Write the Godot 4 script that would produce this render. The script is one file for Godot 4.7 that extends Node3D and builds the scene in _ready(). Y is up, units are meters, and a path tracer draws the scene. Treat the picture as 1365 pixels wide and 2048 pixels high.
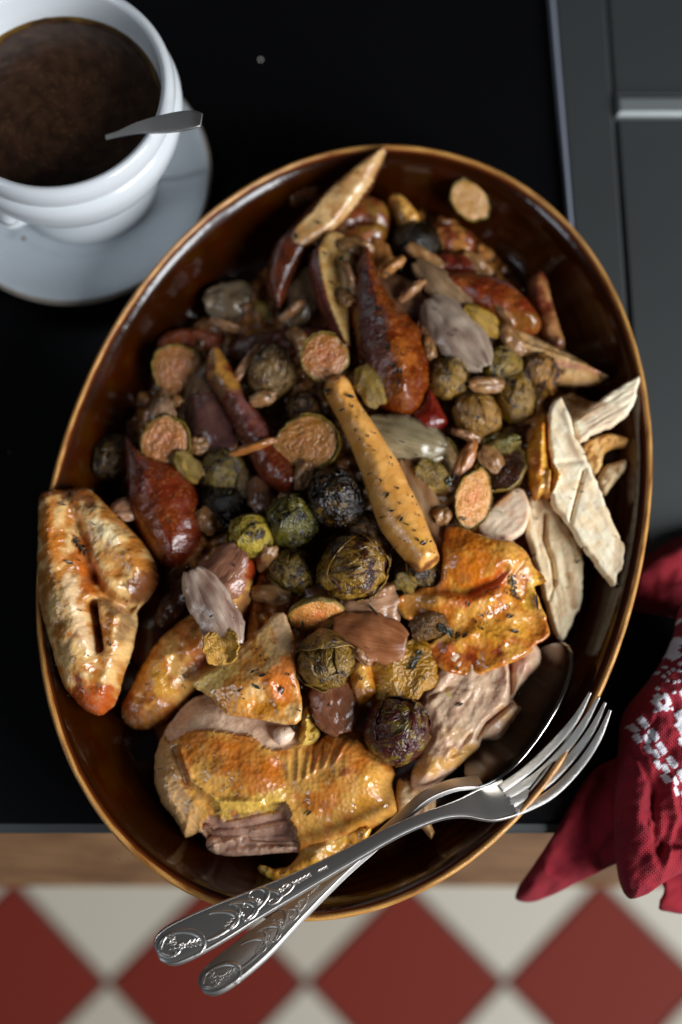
extends Node3D
# A platter of roast chicken, pears, sprouts and shallots on a black hob, seen from above. Lengths are in centimetres until a mesh is finished.

const CM := 0.01
var M := {}
var taken := {}
var soft := FastNoiseLite.new()
var fine := FastNoiseLite.new()
var rng := RandomNumberGenerator.new()
const GX := 360
const GZ := 460
const GS := 0.12
var tops := PackedFloat32Array()      # the highest food over each little square of the platter, so that herbs can lie on it


func _ready() -> void:
	rng.seed = 7
	soft.seed = 3
	soft.frequency = 1.0
	soft.fractal_octaves = 3
	fine.seed = 11
	fine.frequency = 1.0
	fine.fractal_octaves = 2
	tops.resize(GX * GZ)
	tops.fill(0.9)

	# ---- camera, room light, exposure
	var cam := Camera3D.new()
	cam.name = "camera"
	add_child(cam)
	cam.position = Vector3(0, 4.0 + 72.0 * cos(deg_to_rad(14.0)), 72.0 * sin(deg_to_rad(14.0))) * CM
	cam.rotation.x = -deg_to_rad(76.0)
	var lens := CameraAttributesPhysical.new()
	lens.frustum_focal_length = 33.333
	lens.frustum_focus_distance = 0.672
	lens.frustum_near = 0.05
	lens.frustum_far = 20.0
	lens.exposure_aperture = 1.75
	cam.attributes = lens
	cam.fov = 39.598
	cam.near = 0.05
	cam.far = 20.0
	cam.current = true
	var env := Environment.new()
	env.background_mode = Environment.BG_COLOR
	env.background_color = Color(0.019, 0.020, 0.022).linear_to_srgb()
	env.tonemap_mode = Environment.TONE_MAPPER_LINEAR
	env.tonemap_exposure = 1.0
	env.sdfgi_enabled = true
	env.ssao_enabled = true
	env.ssil_enabled = true
	var around := WorldEnvironment.new()
	around.name = "room_air"
	around.environment = env
	add_child(around)
	window_light("window_light", Vector3(152, 88, 56), Vector2(42, 98), 2.9, Color(0.97, 0.985, 1.0))
	window_light("window_light", Vector3(120, 88, 106), Vector2(42, 98), 2.9, Color(0.97, 0.985, 1.0))
	window_light("far_window_light", Vector3(-150, 110, 70), Vector2(44, 80), 0.6, Color(0.9, 0.95, 1.0))

	materials()
	kitchen()
	crockery()
	chicken()
	fruit()
	sprouts()
	shallots()
	shreds()
	cutlery()
	napkin()
	herbs()


func window_light(called: String, at: Vector3, size: Vector2, energy: float, tint: Color) -> void:
	var l := AreaLight3D.new()
	l.name = called
	l.area_size = size * CM
	l.light_energy = energy
	l.light_color = tint
	l.area_range = 8.0
	l.area_attenuation = 2.0
	l.shadow_enabled = true
	add_child(l, true)
	l.look_at_from_position(at * CM, Vector3(0, 3, 0) * CM)


# ---------------------------------------------------------------- naming
func c(r: float, g: float, b: float) -> Color:
	return Color(r / 255.0, g / 255.0, b / 255.0).srgb_to_linear()


func hang(node: Node3D, called: String, parent: Node) -> Node3D:
	var owner_node: Node = parent if parent else self
	var key := str(owner_node.get_instance_id()) + called
	var n: int = taken.get(key, 0)
	taken[key] = n + 1
	node.name = called if n == 0 else "%s_%03d" % [called, n]
	owner_node.add_child(node, true)
	return node


func thing(called: String, label: String, category: String, at: Vector3, group := "") -> Node3D:
	var o := hang(Node3D.new(), called, null)
	o.position = at * CM
	o.set_meta("label", label)
	o.set_meta("category", category)
	if group:
		o.set_meta("group", group)
	return o


func part(called: String, mesh: Mesh, mat: Material, parent: Node3D, label := "") -> MeshInstance3D:
	var o := MeshInstance3D.new()
	o.mesh = mesh
	o.material_override = mat
	hang(o, called, parent)
	if label:
		o.set_meta("label", label)
	return o


func lone(called: String, mesh: Mesh, mat: Material, label: String, category: String, at: Vector3, group := "") -> MeshInstance3D:
	var o := part(called, mesh, mat, null, label)
	o.position = at * CM
	o.set_meta("category", category)
	if group:
		o.set_meta("group", group)
	return o


# ---------------------------------------------------------------- meshes
func finish(v: PackedVector3Array, f: PackedInt32Array, col: PackedColorArray, uv: PackedVector2Array, at: Vector3, splat := true) -> ArrayMesh:
	var n := PackedVector3Array()
	n.resize(v.size())
	for k in range(0, f.size(), 3):
		var a := v[f[k]]
		var w := (v[f[k + 2]] - a).cross(v[f[k + 1]] - a)
		n[f[k]] += w
		n[f[k + 1]] += w
		n[f[k + 2]] += w
	var p := PackedVector3Array()
	p.resize(v.size())
	for k in v.size():
		n[k] = n[k].normalized() if n[k].length_squared() > 1e-14 else Vector3.UP
		p[k] = (v[k] - at) * CM
		if splat:
			var i := int(v[k].x / GS) + GX / 2
			var j := int(v[k].z / GS) + GZ / 2
			if i > 0 and j > 0 and i < GX and j < GZ and tops[j * GX + i] < v[k].y:
				tops[j * GX + i] = v[k].y
	var s := []
	s.resize(Mesh.ARRAY_MAX)
	s[Mesh.ARRAY_VERTEX] = p
	s[Mesh.ARRAY_NORMAL] = n
	if col.size():
		s[Mesh.ARRAY_COLOR] = col
	if uv.size():
		s[Mesh.ARRAY_TEX_UV] = uv
	s[Mesh.ARRAY_INDEX] = f
	var m := ArrayMesh.new()
	m.add_surface_from_arrays(Mesh.PRIMITIVE_TRIANGLES, s)
	return m


func grid_faces(nu: int, nv: int, wrap_v := false, base := 0, flip := false) -> PackedInt32Array:
	# rows of nv points; nu rows
	var f := PackedInt32Array()
	for i in nu - 1:
		for j in (nv if wrap_v else nv - 1):
			var j2 := (j + 1) % nv
			var a := base + i * nv + j
			var b := base + (i + 1) * nv + j
			var d := base + i * nv + j2
			var e := base + (i + 1) * nv + j2
			if flip:
				f.append_array([a, d, b, b, d, e])
			else:
				f.append_array([a, b, d, b, e, d])
	return f


func sheet(p: PackedVector3Array, nu: int, nv: int, thick: float, col: PackedColorArray, at: Vector3, splat := true) -> ArrayMesh:
	# a sheet with real thickness from a grid of points
	var n := PackedVector3Array()
	n.resize(p.size())
	var f := grid_faces(nu, nv)
	for k in range(0, f.size(), 3):
		var w := (p[f[k + 2]] - p[f[k]]).cross(p[f[k + 1]] - p[f[k]])
		n[f[k]] += w
		n[f[k + 1]] += w
		n[f[k + 2]] += w
	var v := p.duplicate()
	var uv := PackedVector2Array()
	for k in p.size():
		uv.append(Vector2(float(k / nv) / (nu - 1), float(k % nv) / (nv - 1)))
	for k in p.size():
		v.append(p[k] - n[k].normalized() * thick)
		uv.append(uv[k])
	var cc := col.duplicate()
	cc.append_array(col)
	var q := p.size()
	f.append_array(grid_faces(nu, nv, false, q, true))
	for i in nu - 1:
		for j in [0, nv - 1]:
			var a: int = i * nv + j
			var b: int = a + nv
			if j == 0:
				f.append_array([a, q + a, b, b, q + a, q + b])
			else:
				f.append_array([a, b, q + a, b, q + b, q + a])
	for j in nv - 1:
		for i in [0, nu - 1]:
			var a: int = i * nv + j
			var b: int = a + 1
			if i == 0:
				f.append_array([a, b, q + a, b, q + b, q + a])
			else:
				f.append_array([a, q + a, b, b, q + a, q + b])
	return finish(v, f, cc, uv, at, splat)


func lathe(profile: Array, centre: Vector3, seg: int, at: Vector3, col := PackedColorArray(), close_top := false) -> ArrayMesh:
	# profile: radius, height pairs in cm, from outside bottom over the lip to the inside
	var v := PackedVector3Array()
	var cc := PackedColorArray()
	var uv := PackedVector2Array()
	var rows := profile.size() / 2
	for i in rows:
		for j in seg + 1:
			var a := TAU * j / seg
			v.append(centre + Vector3(cos(a) * profile[i * 2], profile[i * 2 + 1], sin(a) * profile[i * 2]))
			uv.append(Vector2(float(j) / seg, float(i) / rows))
			if col.size():
				cc.append(col[i])
	var f := grid_faces(rows, seg + 1)
	# close the seam's normals by sharing the first and last columns
	for k in f.size():
		if f[k] % (seg + 1) == seg:
			f[k] -= seg
	return finish(v, f, cc, uv, at, false)


func strap(st: Array, at: Vector3, seg := 14, power := 0.6, splat := false) -> ArrayMesh:
	# a bar through stations [centre, side direction, half width, half thickness], with rounded section and closed ends
	var v := PackedVector3Array()
	var uv := PackedVector2Array()
	var long := 0.0
	var run := [0.0]
	for i in range(1, st.size()):
		long += st[i][0].distance_to(st[i - 1][0])
		run.append(long)
	for i in st.size():
		var t: Vector3 = (st[mini(i + 1, st.size() - 1)][0] - st[maxi(i - 1, 0)][0]).normalized()
		var s: Vector3 = st[i][1]
		s = (s - t * s.dot(t)).normalized()
		var up := s.cross(t).normalized()
		if up.y < 0.0:
			up = -up
		for j in seg:
			var a := TAU * j / seg
			var ca := cos(a)
			var sa := sin(a)
			v.append(st[i][0] + s * (st[i][2] * signf(ca) * pow(absf(ca), power)) + up * (st[i][3] * signf(sa) * pow(absf(sa), power)))
			uv.append(Vector2(run[i] / long, 0.5 + 0.5 * signf(ca) * pow(absf(ca), power)))
	var f := grid_faces(st.size(), seg, true)
	var e := v.size()
	v.append(st[0][0])
	uv.append(Vector2(0, 0.5))
	v.append(st[-1][0])
	uv.append(Vector2(1, 0.5))
	var last := (st.size() - 1) * seg
	for j in seg:
		f.append_array([e, j, (j + 1) % seg])
		f.append_array([e + 1, last + (j + 1) % seg, last + j])
	# turn the faces outward whichever way the section ran
	var t0: Vector3 = (st[1][0] - st[0][0]).normalized()
	var a0 := v[f[0]]
	var w := (v[f[2]] - a0).cross(v[f[1]] - a0)
	if w.dot((v[f[0]] + v[f[1]] + v[f[2]]) / 3.0 - (st[0][0] + st[1][0]) / 2.0) < 0.0:
		f.reverse()
	return finish(v, f, PackedColorArray(), uv, at, splat)


func curve_stations(keys: Array, n: int) -> Array:
	# Catmull-Rom through [centre, side, half width, half thickness]
	var out := []
	var m := keys.size()
	for i in n:
		var t := float(i) / (n - 1) * (m - 1)
		var k := mini(int(t), m - 2)
		var u := t - k
		var a: Array = keys[maxi(k - 1, 0)]
		var b: Array = keys[k]
		var d: Array = keys[k + 1]
		var e: Array = keys[mini(k + 2, m - 1)]
		out.append([b[0].cubic_interpolate(d[0], a[0], e[0], u), b[1].lerp(d[1], u), maxf(0.01, cubic_interpolate(b[2], d[2], a[2], e[2], u)), maxf(0.01, cubic_interpolate(b[3], d[3], a[3], e[3], u))])
	return out


func near_line(x: float, z: float, l: Array) -> float:
	# distance from a point to a line of points given flat
	if l.size() == 2:
		return sqrt((x - l[0]) * (x - l[0]) + (z - l[1]) * (z - l[1]))
	var best := 1e9
	for k in range(0, l.size() - 2, 2):
		var ax: float = l[k]
		var az: float = l[k + 1]
		var dx: float = l[k + 2] - ax
		var dz: float = l[k + 3] - az
		var t := clampf(((x - ax) * dx + (z - az) * dz) / maxf(dx * dx + dz * dz, 1e-9), 0.0, 1.0)
		var ex := x - ax - dx * t
		var ez := z - az - dz * t
		best = minf(best, ex * ex + ez * ez)
	return sqrt(best)


func outline(flat: Array, o: Dictionary) -> PackedVector2Array:
	# rounds a traced outline off and makes its edge as ragged as torn or cut food is
	var n := flat.size() / 2
	var out := PackedVector2Array()
	var jag: float = o.get("jag", 0.0)
	var jf: float = o.get("jagf", 2.2)
	var round_corners: float = o.get("round", 1.0)
	for k in n:
		var a := Vector2(flat[(k + n - 1) % n * 2], flat[(k + n - 1) % n * 2 + 1])
		var b := Vector2(flat[k * 2], flat[k * 2 + 1])
		var d := Vector2(flat[(k + 1) % n * 2], flat[(k + 1) % n * 2 + 1])
		var e := Vector2(flat[(k + 2) % n * 2], flat[(k + 2) % n * 2 + 1])
		var steps := maxi(1, int(b.distance_to(d) / 0.22))
		for s in steps:
			var t := float(s) / steps
			var p := b.cubic_interpolate(d, a, e, t).lerp(b.lerp(d, t), 1.0 - round_corners)
			if jag > 0.0:
				p += Vector2(soft.get_noise_3d(p.x * jf, p.y * jf, 5.5), soft.get_noise_3d(p.x * jf, p.y * jf, 9.5)) * jag
			out.append(p)
	return out


func lump(called: String, flat: Array, o: Dictionary, at: Vector3) -> Array:
	# A solid of food from its outline: a rounded top and underside over a tilted plane, with ridges, grooves, grain and browning.
	# Returns [part name, mesh, region] for each part; regions split the surface into parts (the skin and the flesh of a pear, say).
	var g: float = o.get("g", 0.11)
	var poly := outline(flat, o)
	var np := poly.size()
	var lo := poly[0]
	var hi := poly[0]
	var mid := Vector2.ZERO
	for p in poly:
		lo = lo.min(p)
		hi = hi.max(p)
		mid += p
	mid /= np
	lo -= Vector2(g, g) * 2.0
	const Q := 4
	var nx := int(ceil((hi.x - lo.x) / g / Q) + 1) * Q + 1
	var nz := int(ceil((hi.y - lo.y) / g / Q) + 1) * Q + 1
	var qx := (nx - 1) / Q + 1
	var qz := (nz - 1) / Q + 1
	var cd := PackedFloat32Array()
	var ci := PackedInt32Array()
	cd.resize(qx * qz)
	ci.resize(qx * qz)
	for j in qz:
		for i in qx:
			var p := lo + Vector2(i, j) * g * Q
			var best := 1e9
			var bi := 0
			for k in np:
				var e := p.distance_squared_to(poly[k])
				if e < best:
					best = e
					bi = k
			cd[j * qx + i] = sqrt(best) * (1.0 if Geometry2D.is_point_in_polygon(p, poly) else -1.0)
			ci[j * qx + i] = bi
	var h: float = o.get("h", 4.0)
	var tt: float = o.get("t", 1.0)
	var tb: float = o.get("b", 0.6)
	var reach: float = o.get("p", 1.2)
	var reach_b: float = o.get("pb", reach)
	var q: float = o.get("q", 0.5)
	var tilt: Vector2 = o.get("tilt", Vector2.ZERO)
	var ref: Vector2 = o.get("ref", mid)
	var thin: bool = o.get("thin", false)
	var na: float = o.get("n", 0.05)
	var nf: float = o.get("nf", 0.9)
	var grain: Array = o.get("grain", [])
	var ridges: Array = o.get("ridges", [])
	var spots: Array = o.get("spots", [])
	var cols: Array = o.get("col", [Color.WHITE, Color.WHITE])
	var cf: float = o.get("cf", 0.8)
	var mott: float = o.get("mottle", 0.12)
	var regions: Array = o.get("regions", [])
	var specks: Array = o.get("specks", [])
	var zones := []
	for r in regions:
		zones.append(outline(r.poly, {"jag": r.get("jag", 0.02), "jagf": 3.0}))
	var seed_z := fmod(absf(mid.x * 13.7 + mid.y * 7.1), 50.0)
	var v := PackedVector3Array()
	var col := PackedColorArray()
	var uv := PackedVector2Array()
	var tag := PackedByteArray()
	var index := PackedInt32Array()
	var under := PackedInt32Array()
	var inside := PackedByteArray()
	index.resize(nx * nz)
	index.fill(-1)
	under.resize(nx * nz)
	inside.resize(nx * nz)
	var dist := PackedFloat32Array()
	dist.resize(nx * nz)
	var snap := PackedVector2Array()
	snap.resize(nx * nz)
	for j in nz:
		for i in nx:
			var i0 := mini(i / Q, qx - 2)
			var j0 := mini(j / Q, qz - 2)
			var fx := float(i) / Q - i0
			var fz := float(j) / Q - j0
			var k0 := j0 * qx + i0
			var d := lerpf(lerpf(cd[k0], cd[k0 + 1], fx), lerpf(cd[k0 + qx], cd[k0 + qx + 1], fx), fz)
			var p := lo + Vector2(i, j) * g
			var at_k := j * nx + i
			snap[at_k] = p
			if absf(d) < g * Q * 1.6:
				var best := 1e9
				var bp := p
				var done := -100
				for corner in [k0, k0 + 1, k0 + qx, k0 + qx + 1]:
					var b: int = ci[corner]
					if absi(b - done) < 4:
						continue
					done = b
					for w in range(b - 7, b + 7):
						var a2 := poly[(w + np) % np]
						var cp := Geometry2D.get_closest_point_to_segment(p, a2, poly[(w + 1 + np) % np])
						var e := p.distance_squared_to(cp)
						if e < best:
							best = e
							bp = cp
				d = sqrt(best)
				if not Geometry2D.is_point_in_polygon(p, poly):
					d = -d
					snap[at_k] = bp
			dist[at_k] = d
			inside[at_k] = 1 if d > 0.0 else 0
	var f := {}
	f[0] = PackedInt32Array()
	for r in regions.size():
		f[r + 1] = PackedInt32Array()
	for j in nz - 1:
		for i in nx - 1:
			var a := j * nx + i
			var four := [a, a + 1, a + nx, a + nx + 1]
			var n_in := inside[a] + inside[a + 1] + inside[a + nx] + inside[a + nx + 1]
			if n_in == 0:
				continue
			for k in four:
				if index[k] >= 0:
					continue
				var p := snap[k]
				var d := maxf(0.0, dist[k])
				var edge := clampf(d / 0.25, 0.0, 1.0)
				var y := h + tilt.x * (p.x - ref.x) + tilt.y * (p.y - ref.y)
				var rel := soft.get_noise_3d(p.x * nf, p.y * nf, seed_z) * na * 2.0
				for r in ridges:
					var l: float = near_line(p.x, p.y, r[0])
					if l < r[1] * 2.6:
						rel += r[2] * exp(-(l * l) / (r[1] * r[1]))
				if grain.size():
					var gx: float = p.x * cos(grain[0]) + p.y * sin(grain[0])
					var gz: float = -p.x * sin(grain[0]) + p.y * cos(grain[0])
					rel += fine.get_noise_3d(gx * grain[1], gz * grain[2], seed_z) * grain[3] * 2.0 * edge
				var up := tt * pow(1.0 - pow(1.0 - minf(d / reach, 1.0), 2.0), q)
				var down := tb * pow(1.0 - pow(1.0 - minf(d / reach_b, 1.0), 2.0), q)
				var zone := 0
				for r in zones.size():
					if Geometry2D.is_point_in_polygon(p, zones[r]):
						zone = r + 1
				var pair: Array = regions[zone - 1].col if zone and regions[zone - 1].has("col") else cols
				var m := smoothstep(-0.28, 0.28, soft.get_noise_3d(p.x * cf, p.y * cf, seed_z + 20.0))
				var cc: Color = pair[0].lerp(pair[1], m)
				for s in spots:
					var l: float = near_line(p.x, p.y, s[0]) / s[1]
					if l < 1.7:
						cc = cc.lerp(s[2], s[3] * smoothstep(1.15, 0.45, l + soft.get_noise_3d(p.x * 1.6, p.y * 1.6, seed_z + 31.0) * 0.9))
				if specks.size():
					cc = cc.lerp(specks[0], specks[1] * smoothstep(specks[2], specks[2] + 0.12, fine.get_noise_3d(p.x * specks[3], p.y * specks[3], seed_z + 50.0) + 0.3 * soft.get_noise_3d(p.x * 0.9, p.y * 0.9, seed_z + 61.0)))
				cc = cc * (1.0 + fine.get_noise_3d(p.x * 4.2, p.y * 4.2, seed_z + 3.0) * mott * 2.0)
				cc.a = 1.0
				if thin:
					y += rel
					rel = 0.0
				if zone:
					rel += regions[zone - 1].get("lift", 0.0) * edge
				index[k] = v.size()
				v.append(Vector3(p.x, y + up + rel * edge, p.y))
				col.append(cc)
				uv.append(p * 0.1)
				if d <= 0.0:
					under[k] = index[k]
				else:
					under[k] = v.size()
					v.append(Vector3(p.x, y - down, p.y))
					col.append(cc)
					uv.append(p * 0.1)
			var zone2 := 0
			if zones.size():
				var m2 := (snap[a] + snap[a + nx + 1]) * 0.5
				for r in zones.size():
					if Geometry2D.is_point_in_polygon(m2, zones[r]):
						zone2 = r + 1
			f[zone2].append_array([index[a], index[a + 1], index[a + nx], index[a + 1], index[a + nx + 1], index[a + nx]])
			f[0].append_array([under[a], under[a + nx], under[a + 1], under[a + 1], under[a + nx], under[a + nx + 1]])
	var out := []
	# normals come from the whole surface, so that parts join without a seam
	var all := PackedInt32Array()
	for k in f:
		all.append_array(f[k])
	var whole := finish(v, all, col, uv, at)
	if regions.is_empty():
		out.append([called, whole, -1])
		return out
	var arrays := whole.surface_get_arrays(0)
	for k in f:
		if f[k].is_empty():
			continue
		var s := []
		s.resize(Mesh.ARRAY_MAX)
		var back := {}
		var v2 := PackedVector3Array()
		var n2 := PackedVector3Array()
		var c2 := PackedColorArray()
		var u2 := PackedVector2Array()
		var f2 := PackedInt32Array()
		for w in f[k]:
			if not back.has(w):
				back[w] = v2.size()
				v2.append(arrays[Mesh.ARRAY_VERTEX][w])
				n2.append(arrays[Mesh.ARRAY_NORMAL][w])
				c2.append(arrays[Mesh.ARRAY_COLOR][w])
				u2.append(arrays[Mesh.ARRAY_TEX_UV][w])
			f2.append(back[w])
		s[Mesh.ARRAY_VERTEX] = v2
		s[Mesh.ARRAY_NORMAL] = n2
		s[Mesh.ARRAY_COLOR] = c2
		s[Mesh.ARRAY_TEX_UV] = u2
		s[Mesh.ARRAY_INDEX] = f2
		var m := ArrayMesh.new()
		m.add_surface_from_arrays(Mesh.PRIMITIVE_TRIANGLES, s)
		out.append([called if k == 0 else regions[k - 1].name, m, k - 1])
	return out


func middle(flat: Array, y: float) -> Vector3:
	var m := Vector3.ZERO
	for k in range(0, flat.size(), 2):
		m += Vector3(flat[k], 0, flat[k + 1])
	m /= flat.size() / 2.0
	m.y = y
	return m


func piece(called: String, label: String, category: String, group: String, mat: Material, flat: Array, o: Dictionary) -> Node3D:
	# a thing that is one lump, or a lump with parts
	var at := middle(flat, o.get("h", 4.0) - o.get("b", 0.6))
	var got := lump("flesh" if not o.has("body") else o.body, flat, o, at)
	if got.size() == 1:
		return lone(called, got[0][1], mat, label, category, at, group)
	var t := thing(called, label, category, at, group)
	for k in got:
		var r: int = k[2]
		part(k[0], k[1], mat if r < 0 else o.regions[r].get("mat", mat), t)
	return t


func add_lump(parent: Node3D, called: String, mat: Material, flat: Array, o: Dictionary, label := "") -> void:
	var at := parent.position / CM
	var got := lump(called, flat, o, at)
	for k in got:
		var r: int = k[2]
		part(k[0], k[1], mat if r < 0 else o.regions[r].get("mat", mat), parent, label if r < 0 else "")


# ---------------------------------------------------------------- sprouts and shallots
func frame(axis: Vector3, spin: float) -> Basis:
	var y := axis.normalized()
	var x := y.cross(Vector3(0.31, 0.2, 0.93)).normalized()
	return Basis(x, y, x.cross(y)).rotated(y, spin)


func sprout(called: String, label: String, group: String, centre: Vector3, r: float, axis: Vector3, o: Dictionary) -> void:
	# a head of overlapping leaves: a core and eight to ten leaf shells, each a part
	var t := thing(called, label, "brussels sprout", centre - Vector3(0, r * 0.8, 0), group)
	var at := t.position / CM
	var sd: float = o.get("seed", 1.0)
	var b := frame(axis, sd * 2.1)
	var main: Color = o.get("col", c(104, 88, 36))
	var pale: Color = o.get("pale", c(150, 135, 64))
	var burn: Color = o.get("burn", c(40, 22, 14))
	var much: float = o.get("char", 0.25)
	var long: float = o.get("long", 1.12)
	var mat: Material = o.get("mat", M.leaf)
	var nu := 15
	var nv := 20
	var v := PackedVector3Array()
	var col := PackedColorArray()
	var uv := PackedVector2Array()
	for i in nu:
		for j in nv:
			var th := PI * i / (nu - 1)
			var ph := TAU * j / nv
			var d := Vector3(sin(th) * cos(ph), cos(th) * long, sin(th) * sin(ph))
			v.append(centre + b * (d * r * 0.78))
			uv.append(Vector2(float(j) / nv, float(i) / nu))
			col.append(main.lerp(burn, 0.4))
	part("heart", finish(v, grid_faces(nu, nv, true, 0, true), col, uv, at), mat, t)
	var n: int = o.get("leaves", 7)
	var lu := 23
	var lv := 23
	for k in n:
		var layer := float(k) / (n - 1)
		var ph := k * 2.4 + sd
		var tip := lerpf(-0.35, 0.85, layer) + 0.12 * sin(k * 5.1 + sd)
		var wide := lerpf(1.15, 1.5, layer)
		var tone := 0.5 + 0.5 * sin(k * 3.3 + sd * 4.0)
		var p := PackedVector3Array()
		var cc := PackedColorArray()
		for i in lu:
			var s := float(i) / (lu - 1)
			var th := lerpf(2.75, tip, s)
			var half: float = wide * pow(sin(PI * clampf(0.06 + 0.9 * s, 0.0, 1.0)), 0.5) * lerpf(1.0, 0.82, s)
			for j in lv:
				var w := float(j) / (lv - 1) * 2.0 - 1.0
				var d := Vector3(sin(th) * cos(ph), cos(th), sin(th) * sin(ph))
				var side := Vector3(-sin(ph), 0, cos(ph))
				var a := half * w
				var dir := d * cos(a) + side * sin(a)
				var x := dir * 2.3 + Vector3(sd * 3.0 + k, 0, 0)
				var lift: float = 0.92 + 0.075 * layer + (0.02 + 0.05 * absf(sin(k * 2.7 + sd))) * pow(absf(w), 4.0) + 0.055 * pow(s, 4.0) * o.get("curl", 1.0)
				var fold: float = 1.0 - 2.6 * absf(soft.get_noise_3d(dir.x * 1.9 + sd, dir.y * 1.1, dir.z * 1.9 + k))
				lift += 0.05 * soft.get_noise_3dv(x) + o.get("crease", 1.0) * (0.024 * fold + 0.012 * fine.get_noise_3dv(x * 3.4))
				lift += 0.014 * exp(-w * w * 60.0) * (1.0 - s)
				dir.y *= long
				lift *= 1.0 + 0.13 * soft.get_noise_3d(dir.x * 0.7 + sd * 5.0, dir.y * 0.7, dir.z * 0.7)
				p.append(centre + b * (dir * r * lift * 0.93))
				var vein: float = maxf(exp(-w * w * 90.0), 0.6 * pow(absf(cos(w * 5.0 + s * 1.6)), 26.0)) * (1.0 - s * 0.7)
				var e: Color = main.lerp(pale, clampf(0.25 * tone + 0.22 * vein + 0.5 * soft.get_noise_3dv(x * 1.3), 0.0, 1.0))
				var dark := smoothstep(0.62 - much, 0.95 - much, 0.5 + 0.9 * soft.get_noise_3dv(x * 0.8 + Vector3(0, 9, 0)) + 0.35 * (fine.get_noise_3dv(x * 4.0)))
				e = e.lerp(burn, dark)
				e = e * (1.0 + 0.35 * fine.get_noise_3dv(x * 5.0))
				e.a = 1.0
				cc.append(e)
		part("leaf", sheet(p, lu, lv, r * 0.035, cc, at), mat, t)


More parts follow.
